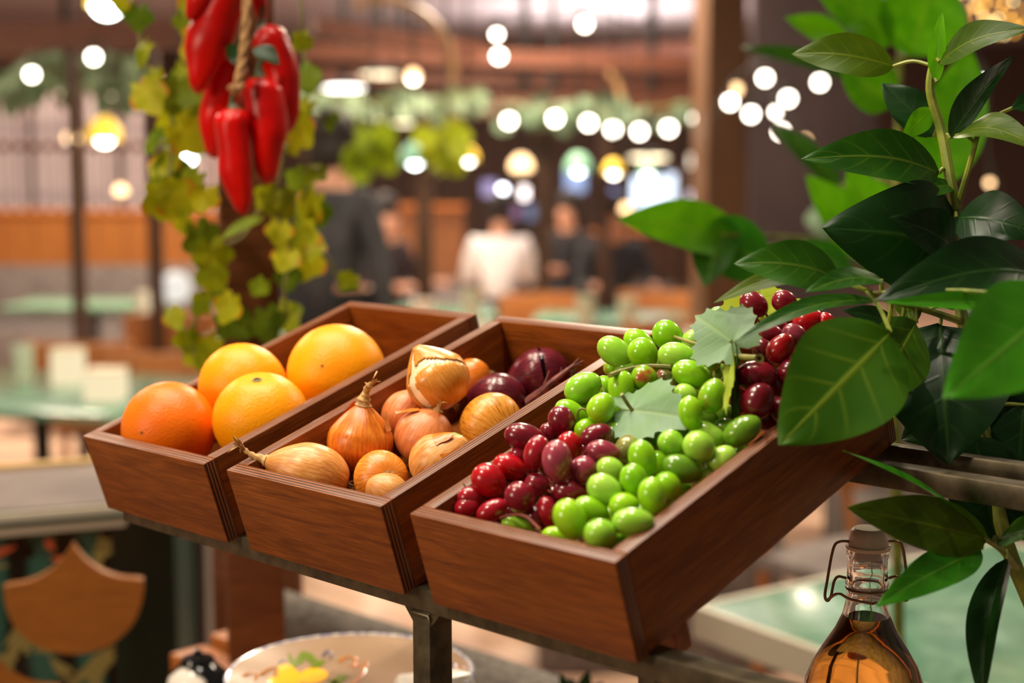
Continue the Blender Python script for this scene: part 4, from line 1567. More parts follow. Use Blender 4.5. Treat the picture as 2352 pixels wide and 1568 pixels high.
def bunch(label, items, stalk_mat, base_px):
    c0 = at(base_px[0], base_px[1], on_tray(base_px[0], base_px[1], -.02))
    o = thing('grape_bunch', label, 'grapes', c0, Matrix.Rotation(TILT, 4, 'X'), 'bunches of artificial grapes in the tray by the plant')
    I = inv(o)
    cents = []
    for px, py, a, b, ang, code, z in items:
        for _ in range(60):
            d = on_tray(px, py, z)
            t = to_tray(at(px, py, d), 2)
            rr = .0075
            if z < .004:
                if t.x < PLY + rr:
                    z += .001
                    continue
                if t.x > TW - PLY - rr:
                    z -= .001
                    continue
            if t.y < PLY + rr and z < .002:
                z -= .001
                continue
            break
        p = at(px, py, d)
        A, B = a / FPX * d * 1.05, b / FPX * d * 1.05
        an = radians(ang)
        xa = (RIGHT * cos(an) - UP * sin(an)).normalized()
        za = -(p - EYE).normalized()
        xa = (xa - za * xa.dot(za)).normalized()
        xa = (xa + za * random.uniform(-.15, .15)).normalized()
        R = frame(za, xa).to_4x4()
        g = bpy.data.objects.new('grape', grape_mesh(code))
        C.objects.link(g)
        g.parent = o
        g.matrix_local = I @ Matrix.Translation(p) @ R @ Matrix.Diagonal((A, B, B, 1))
        cents.append((p, xa * A))
    # stalk running under the grapes with a short pedicel to each
    cs = sorted(cents, key=lambda c: to_tray(c[0], 2).y)
    mid = []
    k = 5
    for i in range(k):
        part = cs[int(i * len(cs) / k):int((i + 1) * len(cs) / k)]
        m_ = sum((c[0] for c in part), Vector()) / len(part)
        t = to_tray(m_, 2)
        mid.append(from_tray((t.x, t.y, min(t.z - .014, .012)), 2))
    path = smooth_path(mid, 6)
    mb = MB().tube(path, .0017, 8)
    for p, ax in cents:
        n_ = min(path, key=lambda w: (w - p).length)
        e = p + ax * (.92 if (p + ax - n_).length < (p - ax - n_).length else -.92)
        mb.tube([n_, (n_ + e) / 2 + NUP * -.002, e], .0007, 6)
    mb.build('stalk', stalk_mat, o, inv=I)
    return o

# photo column, row, half length, half width (px), slant, colour, height above the rims

RED_FRONT = [
    (1207, 1005, 48, 31, 15, 'd', .012), (1291, 968, 36, 30, 65, 'd', .016), (1232, 1040, 40, 28, 110, 'r', .014), (1279, 1058, 46, 33, 88, 'p', .018),
    (1309, 1025, 34, 28, 75, 'b', .008), (1370, 1000, 37, 26, -22, 'd', .014), (1386, 1038, 39, 26, 10, 'p', .013), (1342, 1078, 33, 31, -30, 'p', .006),
    (1170, 1072, 38, 28, 20, 'b', .002), (1123, 1104, 42, 36, 45, 'b', .003), (1234, 1114, 30, 28, 20, 'd', -.006), (1194, 1142, 36, 33, 60, 'd', .002),
    (1310, 1132, 38, 27, 10, 'd', -.004), (1081, 1141, 30, 24, -10, 'r', -.012), (1075, 1164, 31, 24, -20, 'r', -.01), (1131, 1173, 38, 25, -30, 'r', -.01),
    (1260, 1176, 36, 23, 75, 'r', -.01), (1233, 1192, 32, 24, 60, 'd', -.016), (1262, 996, 26, 20, 60, 'd', .0), (1193, 1047, 24, 21, 0, 'd', -.002),
    (1290, 1095, 30, 26, 30, 'd', -.016), (1150, 1130, 30, 26, 0, 'd', -.022), (1200, 1090, 32, 26, 40, 'r', -.018), (1270, 1140, 28, 26, 0, 'd', -.022),
    (1180, 1185, 28, 22, 20, 'd', -.026), (1340, 1040, 30, 26, 0, 'd', -.012),
]
GREEN_FRONT = [
    (1476, 1054, 43, 31, 75, 'g', .01), (1403, 1078, 34, 27, 28, 'l', .004), (1457, 1103, 38, 31, 70, 'g', .008), (1390, 1125, 43, 33, 33, 'l', .006),
    (1499, 1139, 42, 32, 82, 'g', .006), (1533, 1116, 33, 30, 45, 'g', -.002), (1566, 1077, 45, 31, 20, 'o', .0), (1434, 1161, 34, 29, 0, 'g', .0),
    (1310, 1192, 47, 36, 65, 'g', .004), (1359, 1172, 42, 29, 25, 'g', -.002), (1379, 1226, 37, 34, 0, 'l', .002), (1454, 1198, 47, 31, 0, 'l', .004),
    (1283, 1232, 38, 22, 8, 'g', -.014), (1417, 1252, 32, 24, -20, 'g', -.01), (1542, 1018, 31, 29, 40, 'l', .012), (1606, 1025, 37, 34, 30, 'l', .01),
    (1625, 998, 42, 28, 20, 'l', .004), (1705, 989, 47, 31, -32, 'o', .006), (1658, 1056, 37, 30, -40, 'l', -.002), (1623, 1096, 28, 24, -40, 'l', -.012),
    (1520, 998, 43, 33, -30, 'o', -.002), (1446, 1032, 33, 32, 10, 'k', .002), (1512, 1066, 32, 27, 60, 'g', -.01), (1190, 1205, 37, 21, 12, 'l', -.016),
    (1590, 1060, 32, 26, 0, 'g', -.02), (1480, 1095, 32, 26, 0, 'g', -.018), (1420, 1120, 32, 26, 0, 'g', -.02), (1520, 1160, 30, 24, 0, 'g', -.018),
    (1560, 1125, 30, 26, 0, 'g', -.02), (1480, 1180, 30, 26, 0, 'g', -.022), (1400, 1190, 30, 26, 0, 'g', -.02), (1340, 1210, 30, 24, 0, 'g', -.022),
    (1680, 1030, 30, 26, 20, 'o', -.016), (1640, 1020, 32, 26, 0, 'o', -.014), (1450, 1235, 30, 22, 0, 'g', -.02), (1700, 1040, 26, 22, -40, 'g', -.014),
]
GREEN_TOP = [
    (1414, 809, 45, 31, 35, 'l', .024), (1477, 811, 36, 33, 50, 'g', .028), (1470, 790, 41, 28, 40, 'g', .022), (1535, 772, 39, 32, 50, 'g', .028),
    (1555, 818, 43, 31, 8, 'l', .03), (1592, 782, 28, 24, -50, 'l', .024), (1624, 822, 35, 28, 50, 'l', .03), (1591, 861, 47, 31, 20, 'g', .03),
    (1339, 890, 44, 33, -30, 'l', .022), (1381, 937, 36, 31, -60, 'g', .022), (1427, 892, 42, 30, 90, 'g', .024), (1479, 869, 31, 30, 0, 'q', .026),
    (1536, 873, 32, 27, 20, 'k', .014), (1636, 909, 40, 30, -72, 'h', .026), (1574, 907, 28, 25, 20, 'l', .022), (1586, 948, 38, 27, 82, 'g', .022),
    (1312, 950, 40, 27, 35, 'g', .012), (1349, 984, 30, 23, -20, 'g', .01), (1419, 994, 32, 26, 0, 'o', .004), (1618, 956, 36, 27, 30, 'o', .006),
    (1389, 892, 27, 29, 0, 'g', .008), (1408, 846, 22, 20, 30, 'h', .006), (1667, 985, 30, 24, 0, 'o', .002), (1655, 724, 28, 20, 0, 'h', .03),
    (1480, 940, 34, 28, 0, 'o', .006), (1540, 930, 32, 26, 20, 'g', .01), (1440, 940, 30, 26, 50, 'o', .002), (1500, 905, 30, 26, 0, 'o', .004),
    (1560, 985, 34, 26, -20, 'o', .004), (1520, 840, 30, 26, 0, 'o', .01), (1440, 850, 28, 24, 0, 'o', .01), (1600, 900, 30, 26, 0, 'o', .008),
    (1650, 860, 30, 26, 20, 'o', .014), (1660, 950, 30, 26, 20, 'o', .004), (1340, 940, 28, 24, 0, 'o', .0), (1400, 960, 30, 26, 0, 'o', -.004),
]
RED_BACK = [
    (1732, 699, 34, 27, 35, 'd', .046), (1801, 692, 28, 25, 10, 'd', .046), (1710, 728, 31, 21, 10, 'r', .04), (1856, 737, 35, 29, -20, 'b', .036),
    (1898, 739, 22, 18, 60, 'b', .034), (1783, 750, 31, 22, 25, 'd', .036), (1770, 766, 29, 21, 15, 'd', .036), (1825, 768, 29, 23, 20, 'p', .038),
    (1792, 800, 37, 27, -50, 'b', .036), (1753, 806, 30, 24, 60, 'd', .03), (1736, 863, 45, 34, -10, 'd', .024), (1740, 921, 43, 36, -60, 'd', .016),
    (1820, 737, 30, 25, 0, 'd', .032), (1850, 800, 34, 28, 20, 'r', .026), (1820, 850, 36, 28, -20, 'd', .022), (1880, 785, 34, 28, 0, 'r', .024),
    (1790, 885, 36, 28, 40, 'd', .01), (1800, 940, 34, 28, 0, 'd', .004), (1700, 890, 28, 24, 0, 'd', .004), (1900, 830, 34, 28, 0, 'd', .012),
    (1860, 870, 34, 28, 0, 'd', .008), (1760, 960, 34, 28, 10, 'd', -.004), (1720, 780, 30, 24, 0, 'd', .016), (1680, 740, 28, 22, 0, 'd', .026),
]

b1 = bunch('bunch of dark red grapes at the front left corner of the tray', RED_FRONT, M_RSTEM, (1200, 1110))
b2 = bunch('bunch of green grapes along the front right side of the tray', GREEN_FRONT, M_GSTEM, (1480, 1120))
b3 = bunch('bunch of green grapes heaped over the left tray rim with two pale leaves', GREEN_TOP, M_GSTEM, (1500, 890))
b4 = bunch('bunch of red grapes at the tray back, half hidden by the plant', RED_BACK, M_RSTEM, (1790, 800))


def vine_leaf_geo(base, tip, width, normal, teeth=.05, cup=.15, lobes=True, wave=.06, seed=0, n=72, rings=6):
    """Lobed leaf: base is where the stalk joins."""
    rs = random.Random(seed)
    ax = tip - base
    L = ax.length
    a = ax.normalized()
    nn = (normal - a * normal.dot(a)).normalized()
    w = a.cross(nn).normalized()
    vs, uv, fs = [base.copy()], [(.25, .5)], []
    ph = rs.uniform(0, 6)
    for i in range(1, rings + 1):
        t = i / rings
        for k in range(n):
            th = 2 * pi * k / n
            r = .62 + .38 * cos(th) if not lobes else .56 + .24 * cos(th) + .20 * abs(cos(2.5 * th)) ** 1.2
            if abs(th - pi) < .5:
                r *= .55 + .45 * abs(th - pi) / .5
            if i == rings:
                r *= 1 + teeth * (1 if k % 3 == 0 else -.5)
            x, y = r * cos(th) * t * L, r * sin(th) * t * 1.25
            hgt = -cup * L * (t * r) ** 2 + wave * L * t * sin(3 * th + ph) + .10 * L * abs(y) * t
            vs.append(base + a * x + w * (y * width * .62) + nn * hgt)
            uv.append((.25 + .75 * x / L, .5 + .5 * max(-1, min(1, y))))
    for k in range(n):
        fs.append((0, 1 + k, 1 + (k + 1) % n))
    for i in range(rings - 1):
        for k in range(n):
            a0, a1 = 1 + i * n + k, 1 + i * n + (k + 1) % n
            fs.append((a0, a0 + n, a1 + n, a1))
    return vs, fs, uv


M_GLEAF = leaf_material('frosted silk vine leaf', srgb(98, 150, 46), srgb(136, 166, 136), srgb(150, 178, 110), .55, .2, 6, .5)
M_GLEAFY = leaf_material('yellow green silk vine leaf', srgb(130, 150, 20), srgb(176, 196, 48), srgb(150, 170, 60), .55, .35, 6, .5)
M_GLEAFD = leaf_material('dark silk vine leaf', srgb(40, 58, 14), srgb(70, 92, 26), srgb(90, 110, 40), .5, .2, 6, .5)


def grape_leaf(o, base, tip, wpx, d0, d1, nrm, mat, seed, stalk=None, label=None, cup=.15, teeth=.07):
    P0, P1 = at(base[0], base[1], d0), at(tip[0], tip[1], d1)
    mb = MB()
    v, f, u = vine_leaf_geo(P0, P1, wpx / FPX * d0, nrm, teeth, cup, True, .05, seed)
    mb.add(v, f, 0, u)
    lf = mb.build('leaf', mat, o, inv=inv(o), angle=180)
    if label:
        lf['label'] = label
    if stalk:
        MB().tube(smooth_path([P0] + [at(*s) for s in stalk], 5), .0014, 8).build('leaf_stalk', M_GSTEM, lf, inv=inv(o))
    return lf


grape_leaf(b3, (1682, 784), (1600, 722), 150, 1.035, 1.05, -FWD + UP * .35 - RIGHT * .1, M_GLEAF, 3, [(1640, 800, 1.05), (1600, 790, 1.09), (1545, 772, 1.13)], 'pale frosted leaf')
grape_leaf(b3, (1452, 942), (1578, 945), 150, 1.045, 1.010, -FWD * .95 + UP * .55, M_GLEAF, 5, [(1440, 925, 1.045), (1428, 905, 1.04)], 'pale frosted leaf')
grape_leaf(b3, (1680, 826), (1668, 945), 30, 1.03, 1.0, -FWD * .8 - RIGHT * .8, M_GLEAFY, 8, None, 'folded yellow green leaf', .05)
grape_leaf(b3, (1684, 830), (1690, 978), 60, 1.035, 1.01, RIGHT * .9 - FWD * .4, M_GLEAFD, 9, None, 'dark leaf', .05)
grape_leaf(b4, (1752, 722), (1745, 636), 150, 1.12, 1.135, -FWD + UP * .2, M_GLEAFY, 11, [(1725, 735, 1.12), (1690, 722, 1.12)], 'yellow green leaf standing up')
# cut stem end lying across the leaves, and a tendril
MB().tube([at(1600, 815, 1.06), at(1690, 819, 1.03), at(1738, 822, 1.012)], .0022, 10).build('cut_stem', M_GSTEM, b3, inv=inv(b3))
mb = MB()
c_, ax_ = at(1744, 823, 1.009), (EYE - at(1744, 823, 1.009)).normalized()
mb.lathe([(.0016, -.003), (.0016, .0022), (.0032, .0022), (.0032, -.004), (.002, -.006)], 16, cap=False, M=Matrix.Translation(c_) @ frame(ax_, RIGHT).to_4x4())
mb.build('stem_end', M_GSTEM, b3, inv=inv(b3))
MB().tube(smooth_path([at(1400, 862, 1.06), at(1430, 852, 1.07), at(1480, 842, 1.08), at(1540, 843, 1.08)], 5), .0020, 8).build('side_stem', M_GSTEM, b3, inv=inv(b3))
MB().tube(smooth_path([at(1330, 966, 1.06), at(1327, 948, 1.058), at(1336, 938, 1.057), at(1352, 945, 1.057)], 5), .0009, 6).build('tendril', M_GSTEM, b3, inv=inv(b3))
MB().tube(smooth_path([at(1640, 852, 1.03), at(1642, 868, 1.03), at(1655, 873, 1.03), at(1664, 862, 1.035), at(1660, 846, 1.04)], 5), .0010, 6).build('tendril', M_GSTEM, b3, inv=inv(b3))
MB().tube(smooth_path([at(1150, 1190, .995), at(1180, 1182, .985), at(1210, 1188, .975), at(1240, 1216, .965)], 5), .0011, 6).build('tendril', M_RSTEM, b1, inv=inv(b1))
MB().tube(smooth_path([at(1064, 1110, 1.03), at(1072, 1120, 1.03), at(1085, 1124, 1.03)], 4), .0006, 6).build('tendril', M_GSTEM, b1, inv=inv(b1))

# ------------------------------------------------------------------ leafy plant on the right
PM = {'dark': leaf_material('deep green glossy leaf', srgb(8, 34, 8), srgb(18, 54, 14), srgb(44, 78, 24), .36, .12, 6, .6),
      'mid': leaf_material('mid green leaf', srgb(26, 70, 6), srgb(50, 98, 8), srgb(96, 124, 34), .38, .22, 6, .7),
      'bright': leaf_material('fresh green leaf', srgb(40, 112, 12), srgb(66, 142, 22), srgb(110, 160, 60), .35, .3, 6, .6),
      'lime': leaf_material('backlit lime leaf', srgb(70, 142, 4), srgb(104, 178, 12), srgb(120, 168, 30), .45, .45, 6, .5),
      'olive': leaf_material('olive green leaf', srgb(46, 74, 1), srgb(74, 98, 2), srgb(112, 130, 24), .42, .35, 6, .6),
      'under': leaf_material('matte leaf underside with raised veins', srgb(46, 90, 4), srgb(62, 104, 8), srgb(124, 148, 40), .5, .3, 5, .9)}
M_PSTEM = mottled('yellow green plant stem', srgb(92, 108, 24), srgb(140, 150, 52), 40, .45)


def blade(o, base, tip, wpx, db, dt, nrm, mat, arch=.08, fold=.12, label=None, curl=0.0, name='leaf', pts=None, serr=0.0):
    P0, P1 = at(base[0], base[1], db), at(tip[0], tip[1], dt)
    ax = P1 - P0
    L = ax.length
    a = ax.normalized()
    n3 = (RIGHT * nrm[0] + UP * nrm[1] - FWD * nrm[2])
    nn = (n3 - a * n3.dot(a)).normalized()
    w = a.cross(nn).normalized()
    W = wpx / FPX * (db + dt) / 2 / 2
    nu, nv = 22, 12
    vs, uv, fs = [], [], []
    for i in range(nu + 1):
        u = i / nu
        pw = sin(pi * u ** .78) ** .82 * (1 - .12 * u) if 0 < u < 1 else 0.0
        pw = max(pw, .035 * (1 - u) + .004)
        if serr and i % 2:
            pw *= 1 - serr
        c = P0 + a * (L * u) + nn * (arch * L * sin(pi * u) - curl * L * u ** 2.2)
        for j in range(nv + 1):
            s = j / nv * 2 - 1
            h = fold * abs(s) ** 1.3 * W * pw * 1.6 + .05 * W * sin(9 * u + 2.2 * s) * abs(s)
            vs.append(c + w * (s * W * pw) + nn * h)
            uv.append((u, j / nv))
    for i in range(nu):
        for j in range(nv):
            q0 = i * (nv + 1) + j
            fs.append((q0, q0 + 1, q0 + nv + 2, q0 + nv + 1))
    mb = MB().add(vs, fs, 0, uv)
    lf = mb.build(name, PM[mat] if isinstance(mat, str) else mat, o, inv=inv(o), angle=180)
    return lf, P0


def potted(label, px, dh, r, h, name='potted_plant'):
    o = thing(name, label, 'plant', pos(px, dh), TURN)
    MB().lathe([(r * .72, 0), (r * .98, h * .9), (r * 1.05, h * .9), (r * 1.05, h), (r * .92, h), (r * .88, h * .88), (0, h * .88)], 32).build('pot', plain('terracotta pot', srgb(150, 84, 56), .7), o)
    return o


pl = potted('tall potted plant with glossy dark green leaves overhanging the grape tray', 2560, 1.22, .15, .34)
PI = inv(pl)
base_w = pl.matrix_world.translation + Vector((0, 0, .28))
TRUNK = smooth_path([base_w, at(2500, 1900, 1.18), at(2400, 1480, 1.10), at(2310, 1240, 1.08), at(2262, 1000, 1.12), at(2205, 700, 1.15), at(2192, 540, 1.16), at(2196, 480, 1.16)], 6)
TOPA = smooth_path([at(2196, 480, 1.16), at(2184, 420, 1.16), at(2162, 300, 1.17), at(2136, 205, 1.17), at(2150, 120, 1.17), at(2163, 60, 1.17)], 5)
TOPB = smooth_path([at(2196, 480, 1.16), at(2212, 430, 1.155), at(2240, 330, 1.15), at(2252, 285, 1.15)], 5)
LOW = smooth_path([at(2345, 1320, 1.085), at(2300, 1262, 1.05), at(2262, 1238, 1.03)], 5)
LEFT = smooth_path([at(2212, 740, 1.15), at(2130, 712, 1.10), at(2050, 690, 1.06), at(1990, 668, 1.04), at(1925, 640, 1.05)], 5)
MB().tube(TRUNK, [.007 - .0035 * k / len(TRUNK) for k in range(len(TRUNK))], 10).build('stem', M_PSTEM, pl, inv=PI)
for pth, r0 in ((TOPA, .0048), (TOPB, .003), (LOW, .003), (LEFT, .003)):
    MB().tube(pth, [r0 * (1 - .45 * k / len(pth)) for k in range(len(pth))], 8).build('branch', M_PSTEM, pl, inv=PI)
STEMS = TRUNK + TOPA + TOPB + LOW + LEFT
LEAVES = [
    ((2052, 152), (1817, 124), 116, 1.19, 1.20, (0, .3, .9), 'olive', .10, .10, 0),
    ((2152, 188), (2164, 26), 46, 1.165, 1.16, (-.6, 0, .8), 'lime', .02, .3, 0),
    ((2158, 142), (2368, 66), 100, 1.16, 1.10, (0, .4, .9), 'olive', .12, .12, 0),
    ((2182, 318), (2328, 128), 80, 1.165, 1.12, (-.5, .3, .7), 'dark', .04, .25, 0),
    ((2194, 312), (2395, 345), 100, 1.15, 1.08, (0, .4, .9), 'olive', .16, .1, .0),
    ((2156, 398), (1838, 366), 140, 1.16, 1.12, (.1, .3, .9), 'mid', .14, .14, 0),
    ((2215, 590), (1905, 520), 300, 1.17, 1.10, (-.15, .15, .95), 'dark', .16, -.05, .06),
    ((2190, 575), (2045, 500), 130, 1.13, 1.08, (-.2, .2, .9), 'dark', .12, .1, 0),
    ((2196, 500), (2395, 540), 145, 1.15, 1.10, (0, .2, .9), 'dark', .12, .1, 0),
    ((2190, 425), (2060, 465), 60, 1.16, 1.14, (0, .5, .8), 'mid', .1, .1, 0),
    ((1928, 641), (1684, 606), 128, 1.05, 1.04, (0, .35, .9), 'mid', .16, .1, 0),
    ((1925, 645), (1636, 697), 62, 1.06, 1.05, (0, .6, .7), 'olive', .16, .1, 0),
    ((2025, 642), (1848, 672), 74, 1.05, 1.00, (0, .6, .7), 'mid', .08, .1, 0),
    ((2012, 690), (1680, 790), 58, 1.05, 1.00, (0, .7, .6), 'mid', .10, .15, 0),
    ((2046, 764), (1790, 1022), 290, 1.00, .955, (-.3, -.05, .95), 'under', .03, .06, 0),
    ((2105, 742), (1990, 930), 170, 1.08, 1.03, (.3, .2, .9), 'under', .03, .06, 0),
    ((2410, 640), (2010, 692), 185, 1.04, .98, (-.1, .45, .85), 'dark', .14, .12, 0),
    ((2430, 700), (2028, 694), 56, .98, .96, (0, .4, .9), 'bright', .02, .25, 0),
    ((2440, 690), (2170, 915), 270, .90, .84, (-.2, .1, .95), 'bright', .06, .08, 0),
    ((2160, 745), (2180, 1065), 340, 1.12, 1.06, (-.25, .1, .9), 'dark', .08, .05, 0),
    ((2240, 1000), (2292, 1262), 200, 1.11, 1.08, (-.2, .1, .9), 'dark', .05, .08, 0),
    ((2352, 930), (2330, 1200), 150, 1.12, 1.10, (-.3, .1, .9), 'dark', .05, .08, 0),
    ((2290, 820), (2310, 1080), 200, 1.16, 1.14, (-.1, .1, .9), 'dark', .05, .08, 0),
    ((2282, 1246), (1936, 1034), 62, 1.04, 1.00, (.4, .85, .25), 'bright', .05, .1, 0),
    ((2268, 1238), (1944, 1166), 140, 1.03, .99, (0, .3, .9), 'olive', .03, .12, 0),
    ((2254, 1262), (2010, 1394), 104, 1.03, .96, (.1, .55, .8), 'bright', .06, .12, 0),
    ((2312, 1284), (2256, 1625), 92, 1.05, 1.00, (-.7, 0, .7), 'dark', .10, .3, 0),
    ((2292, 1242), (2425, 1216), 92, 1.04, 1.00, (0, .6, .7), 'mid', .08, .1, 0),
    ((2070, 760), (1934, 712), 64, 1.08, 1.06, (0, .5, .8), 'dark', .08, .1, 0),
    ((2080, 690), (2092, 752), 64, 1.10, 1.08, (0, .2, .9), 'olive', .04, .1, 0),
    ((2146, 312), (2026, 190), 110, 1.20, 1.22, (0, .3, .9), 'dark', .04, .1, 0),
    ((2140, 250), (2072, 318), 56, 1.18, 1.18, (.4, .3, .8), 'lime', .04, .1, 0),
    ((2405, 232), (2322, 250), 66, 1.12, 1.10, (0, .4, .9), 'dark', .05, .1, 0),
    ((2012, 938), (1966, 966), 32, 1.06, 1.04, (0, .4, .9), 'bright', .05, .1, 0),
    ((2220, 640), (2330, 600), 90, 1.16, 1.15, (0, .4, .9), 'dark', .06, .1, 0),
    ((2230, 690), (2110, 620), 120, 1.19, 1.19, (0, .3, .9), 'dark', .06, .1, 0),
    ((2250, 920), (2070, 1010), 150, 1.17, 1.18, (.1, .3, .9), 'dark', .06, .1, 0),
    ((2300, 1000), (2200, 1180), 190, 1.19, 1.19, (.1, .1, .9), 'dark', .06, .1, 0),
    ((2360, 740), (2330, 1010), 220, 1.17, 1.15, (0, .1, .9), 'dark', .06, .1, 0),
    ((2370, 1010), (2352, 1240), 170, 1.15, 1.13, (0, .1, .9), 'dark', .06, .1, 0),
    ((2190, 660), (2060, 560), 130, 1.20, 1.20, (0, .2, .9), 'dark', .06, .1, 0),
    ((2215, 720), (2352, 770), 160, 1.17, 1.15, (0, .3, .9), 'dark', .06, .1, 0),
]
pet = MB()
for L_ in LEAVES:
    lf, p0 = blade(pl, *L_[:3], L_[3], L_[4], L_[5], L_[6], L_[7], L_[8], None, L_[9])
    near = min(STEMS, key=lambda s_: (s_ - p0).length)
    if (near - p0).length > .002:
        MB().tube(smooth_path([near, near.lerp(p0, .5) + UP * .004, p0], 4), .0015, 6).build('leaf_stalk', M_PSTEM, lf, inv=PI)

# second plant further back, out of focus
p2 = potted('potted plant with large pale green leaves standing behind the glossy one', 2060, 2.35, .14, .34)
P2I = inv(p2)
TR2 = smooth_path([p2.matrix_world.translation + Vector((0, 0, .28)), at(2060, 1150, 2.15), at(2050, 760, 2.05), at(2060, 420, 2.05), at(2070, 60, 2.05)], 6)
MB().tube(TR2, [.010 - .006 * k / len(TR2) for k in range(len(TR2))], 10).build('stem', M_PSTEM, p2, inv=P2I)
for L_ in [((2050, 90), (1866, -30), 170, 2.0, 1.95, (0, .4, .9), 'lime', .05, .1, 0), ((1965, 120), (1800, 40), 95, 2.0, 1.95, (0, .4, .9), 'lime', .05, .1, 0),
           ((2090, 130), (2150, -70), 210, 2.0, 2.0, (0, .2, .9), 'lime', .05, .1, 0), ((1960, 180), (1695, 108), 66, 2.15, 2.2, (0, .6, .7), 'mid', .05, .1, 0),
           ((2150, 430), (2230, 110), 165, 1.8, 1.8, (-.2, .1, .9), 'lime', .05, .1, 0), ((2075, 640), (1945, 380), 175, 1.95, 1.9, (0, .2, .9), 'lime', .05, .1, 0),
           ((2010, 600), (1850, 400), 120, 1.95, 1.95, (0, .3, .9), 'lime', .05, .1, 0), ((1930, 430), (1770, 285), 66, 2.1, 2.2, (0, .4, .8), 'mid', .05, .1, 0),
           ((1720, 565), (1415, 503), 150, 1.9, 1.85, (0, .45, .9), 'lime', .08, .1, 0), ((1770, 600), (1560, 545), 170, 1.9, 1.88, (0, .3, .9), 'bright', .05, .1, 0),
           ((1660, 540), (1620, 660), 105, 1.88, 1.82, (-.3, .3, .8), 'mid', .05, .1, 0), ((1960, 640), (1840, 555), 90, 1.8, 1.75, (0, .4, .8), 'bright', .05, .1, 0),
           ((2050, 240), (1930, 150), 150, 1.9, 1.9, (0, .3, .9), 'lime', .05, .1, 0), ((2100, 560), (1990, 640), 130, 1.9, 1.85, (0, .3, .9), 'bright', .05, .1, 0)]:
    lf, p0 = blade(p2, *L_[:3], L_[3], L_[4], L_[5], L_[6], L_[7], L_[8], None, L_[9])
    near = min(TR2, key=lambda s_: (s_ - p0).length)
    MB().tube(smooth_path([near, near.lerp(p0, .5) + UP * .01, p0], 4), .003, 6).build('leaf_stalk', M_PSTEM, lf, inv=P2I)

# ------------------------------------------------------------------ wooden post with ivy and chili peppers
PD = 1.92
pc = pos(578, PD + .05, 1.2)
post = thing('wooden_post', 'brown wooden post wrapped in yellowing ivy behind the orange tray', 'post', (pc.x, pc.y, 0), TURN + .22)
MB().box((0, 0, 0), (2.3, .074, .074), Matrix.Translation((0, 0, 1.15)) @ Matrix.Rotation(pi / 2, 4, 'Y')).build('upright', M_BROWNWOOD, post, bevel=.003)
MB().box((0, 0, .02), (.16, .16, .04)).build('foot_plate', M_BLACK, post, bevel=.003)
ivm = leaf_material('yellow green ivy leaf', srgb(120, 140, 8), srgb(194, 190, 20), srgb(190, 186, 50), .5, .35, 5, .4, srgb(206, 124, 24))
ivd = leaf_material('green ivy leaf', srgb(76, 108, 14), srgb(134, 156, 32), srgb(140, 152, 60), .5, .3, 5, .4)
iv = thing('ivy_garland', 'yellow green ivy garland with orange-edged leaves twined round the brown post', 'ivy', (pc.x, pc.y, 1.2), TURN)
II = inv(iv)
IVY = [(275, 12, 55), (318, 48, 62), (322, 128, 66), (352, 192, 62), (345, 228, 80), (402, 228, 88), (402, 292, 116), (440, 322, 92), (372, 385, 78), (398, 400, 76), (375, 472, 90),
       (412, 462, 92), (465, 462, 66), (470, 560, 88), (492, 602, 86), (492, 640, 74), (440, 18, 62), (425, 58, 56), (432, 118, 54), (438, 100, 60), (690, 98, 48), (702, 190, 74), (690, 262, 70),
       (696, 310, 78), (668, 335, 54), (760, 282, 42), (722, 402, 48), (650, 472, 84), (702, 482, 86), (736, 500, 62), (690, 560, 94), (700, 612, 84), (652, 602, 62), (660, 642, 64), (722, 580, 50),
       (796, 650, 48), (610, 462, 62), (592, 662, 46), (405, 735, 52), (462, 700, 52), (522, 716, 72), (546, 748, 84), (432, 790, 62), (452, 822, 62), (662, 735, 74), (618, 756, 84), (500, 660, 54),
       (480, 800, 54), (466, 838, 44), (352, 330, 60), (455, 250, 70), (380, 440, 70), (425, 520, 60), (680, 420, 60), (640, 540, 60), (420, 180, 60), (440, 420, 60), (500, 690, 50)]
rs = random.Random(11)
for k, (px, py, sz) in enumerate(IVY):
    d = PD - .06 + rs.uniform(-.06, .04)
    if 500 < px < 660:
        d = PD - .09 + rs.uniform(-.03, .01)
    an = rs.uniform(-.9, .9) + (pi / 2)
    s_ = sz * .58
    bx, by = px - cos(an) * s_ * .55, py - sin(an) * s_ * .55
    tx, ty = px + cos(an) * s_ * .75, py + sin(an) * s_ * .75
    P0, P1 = at(bx, by, d), at(tx, ty, d + rs.uniform(-.02, .02))
    v, f, u = vine_leaf_geo(P0, P1, sz / FPX * d * .95, -FWD + RIGHT * rs.uniform(-.6, .6) + UP * rs.uniform(-.1, .7), .02, rs.uniform(-.1, .25), True, .07, k, 40, 4)
    MB().add(v, f, 0, u).build('leaf', ivd if k % 4 == 1 else ivm, iv, inv=II, angle=180)
blade(iv, (606, 498), (505, 552), 40, PD - .10, PD - .12, (0, .7, .7), ivd, .06, .1)
for pts in ([(300, -40), (318, 60), (330, 140), (372, 210), (400, 300), (390, 400), (410, 470), (470, 560), (496, 650), (462, 700), (440, 790), (470, 850)],
            [(690, -40), (696, 100), (705, 200), (690, 300), (655, 340), (640, 470), (690, 560), (655, 640), (660, 740)],
            [(600, 470), (560, 540), (520, 560)], [(715, 570), (752, 590), (772, 632), (792, 652)], [(700, 260), (740, 275), (765, 280)], [(690, 460), (715, 420), (735, 385)],
            [(500, 650), (530, 700), (590, 745), (640, 745)]):
    MB().tube(smooth_path([at(x, y, PD - .05 if not 500 < x < 660 else PD - .07) for x, y in pts], 5), .0022, 6).build('vine_stem', M_GSTEM, iv, inv=II)

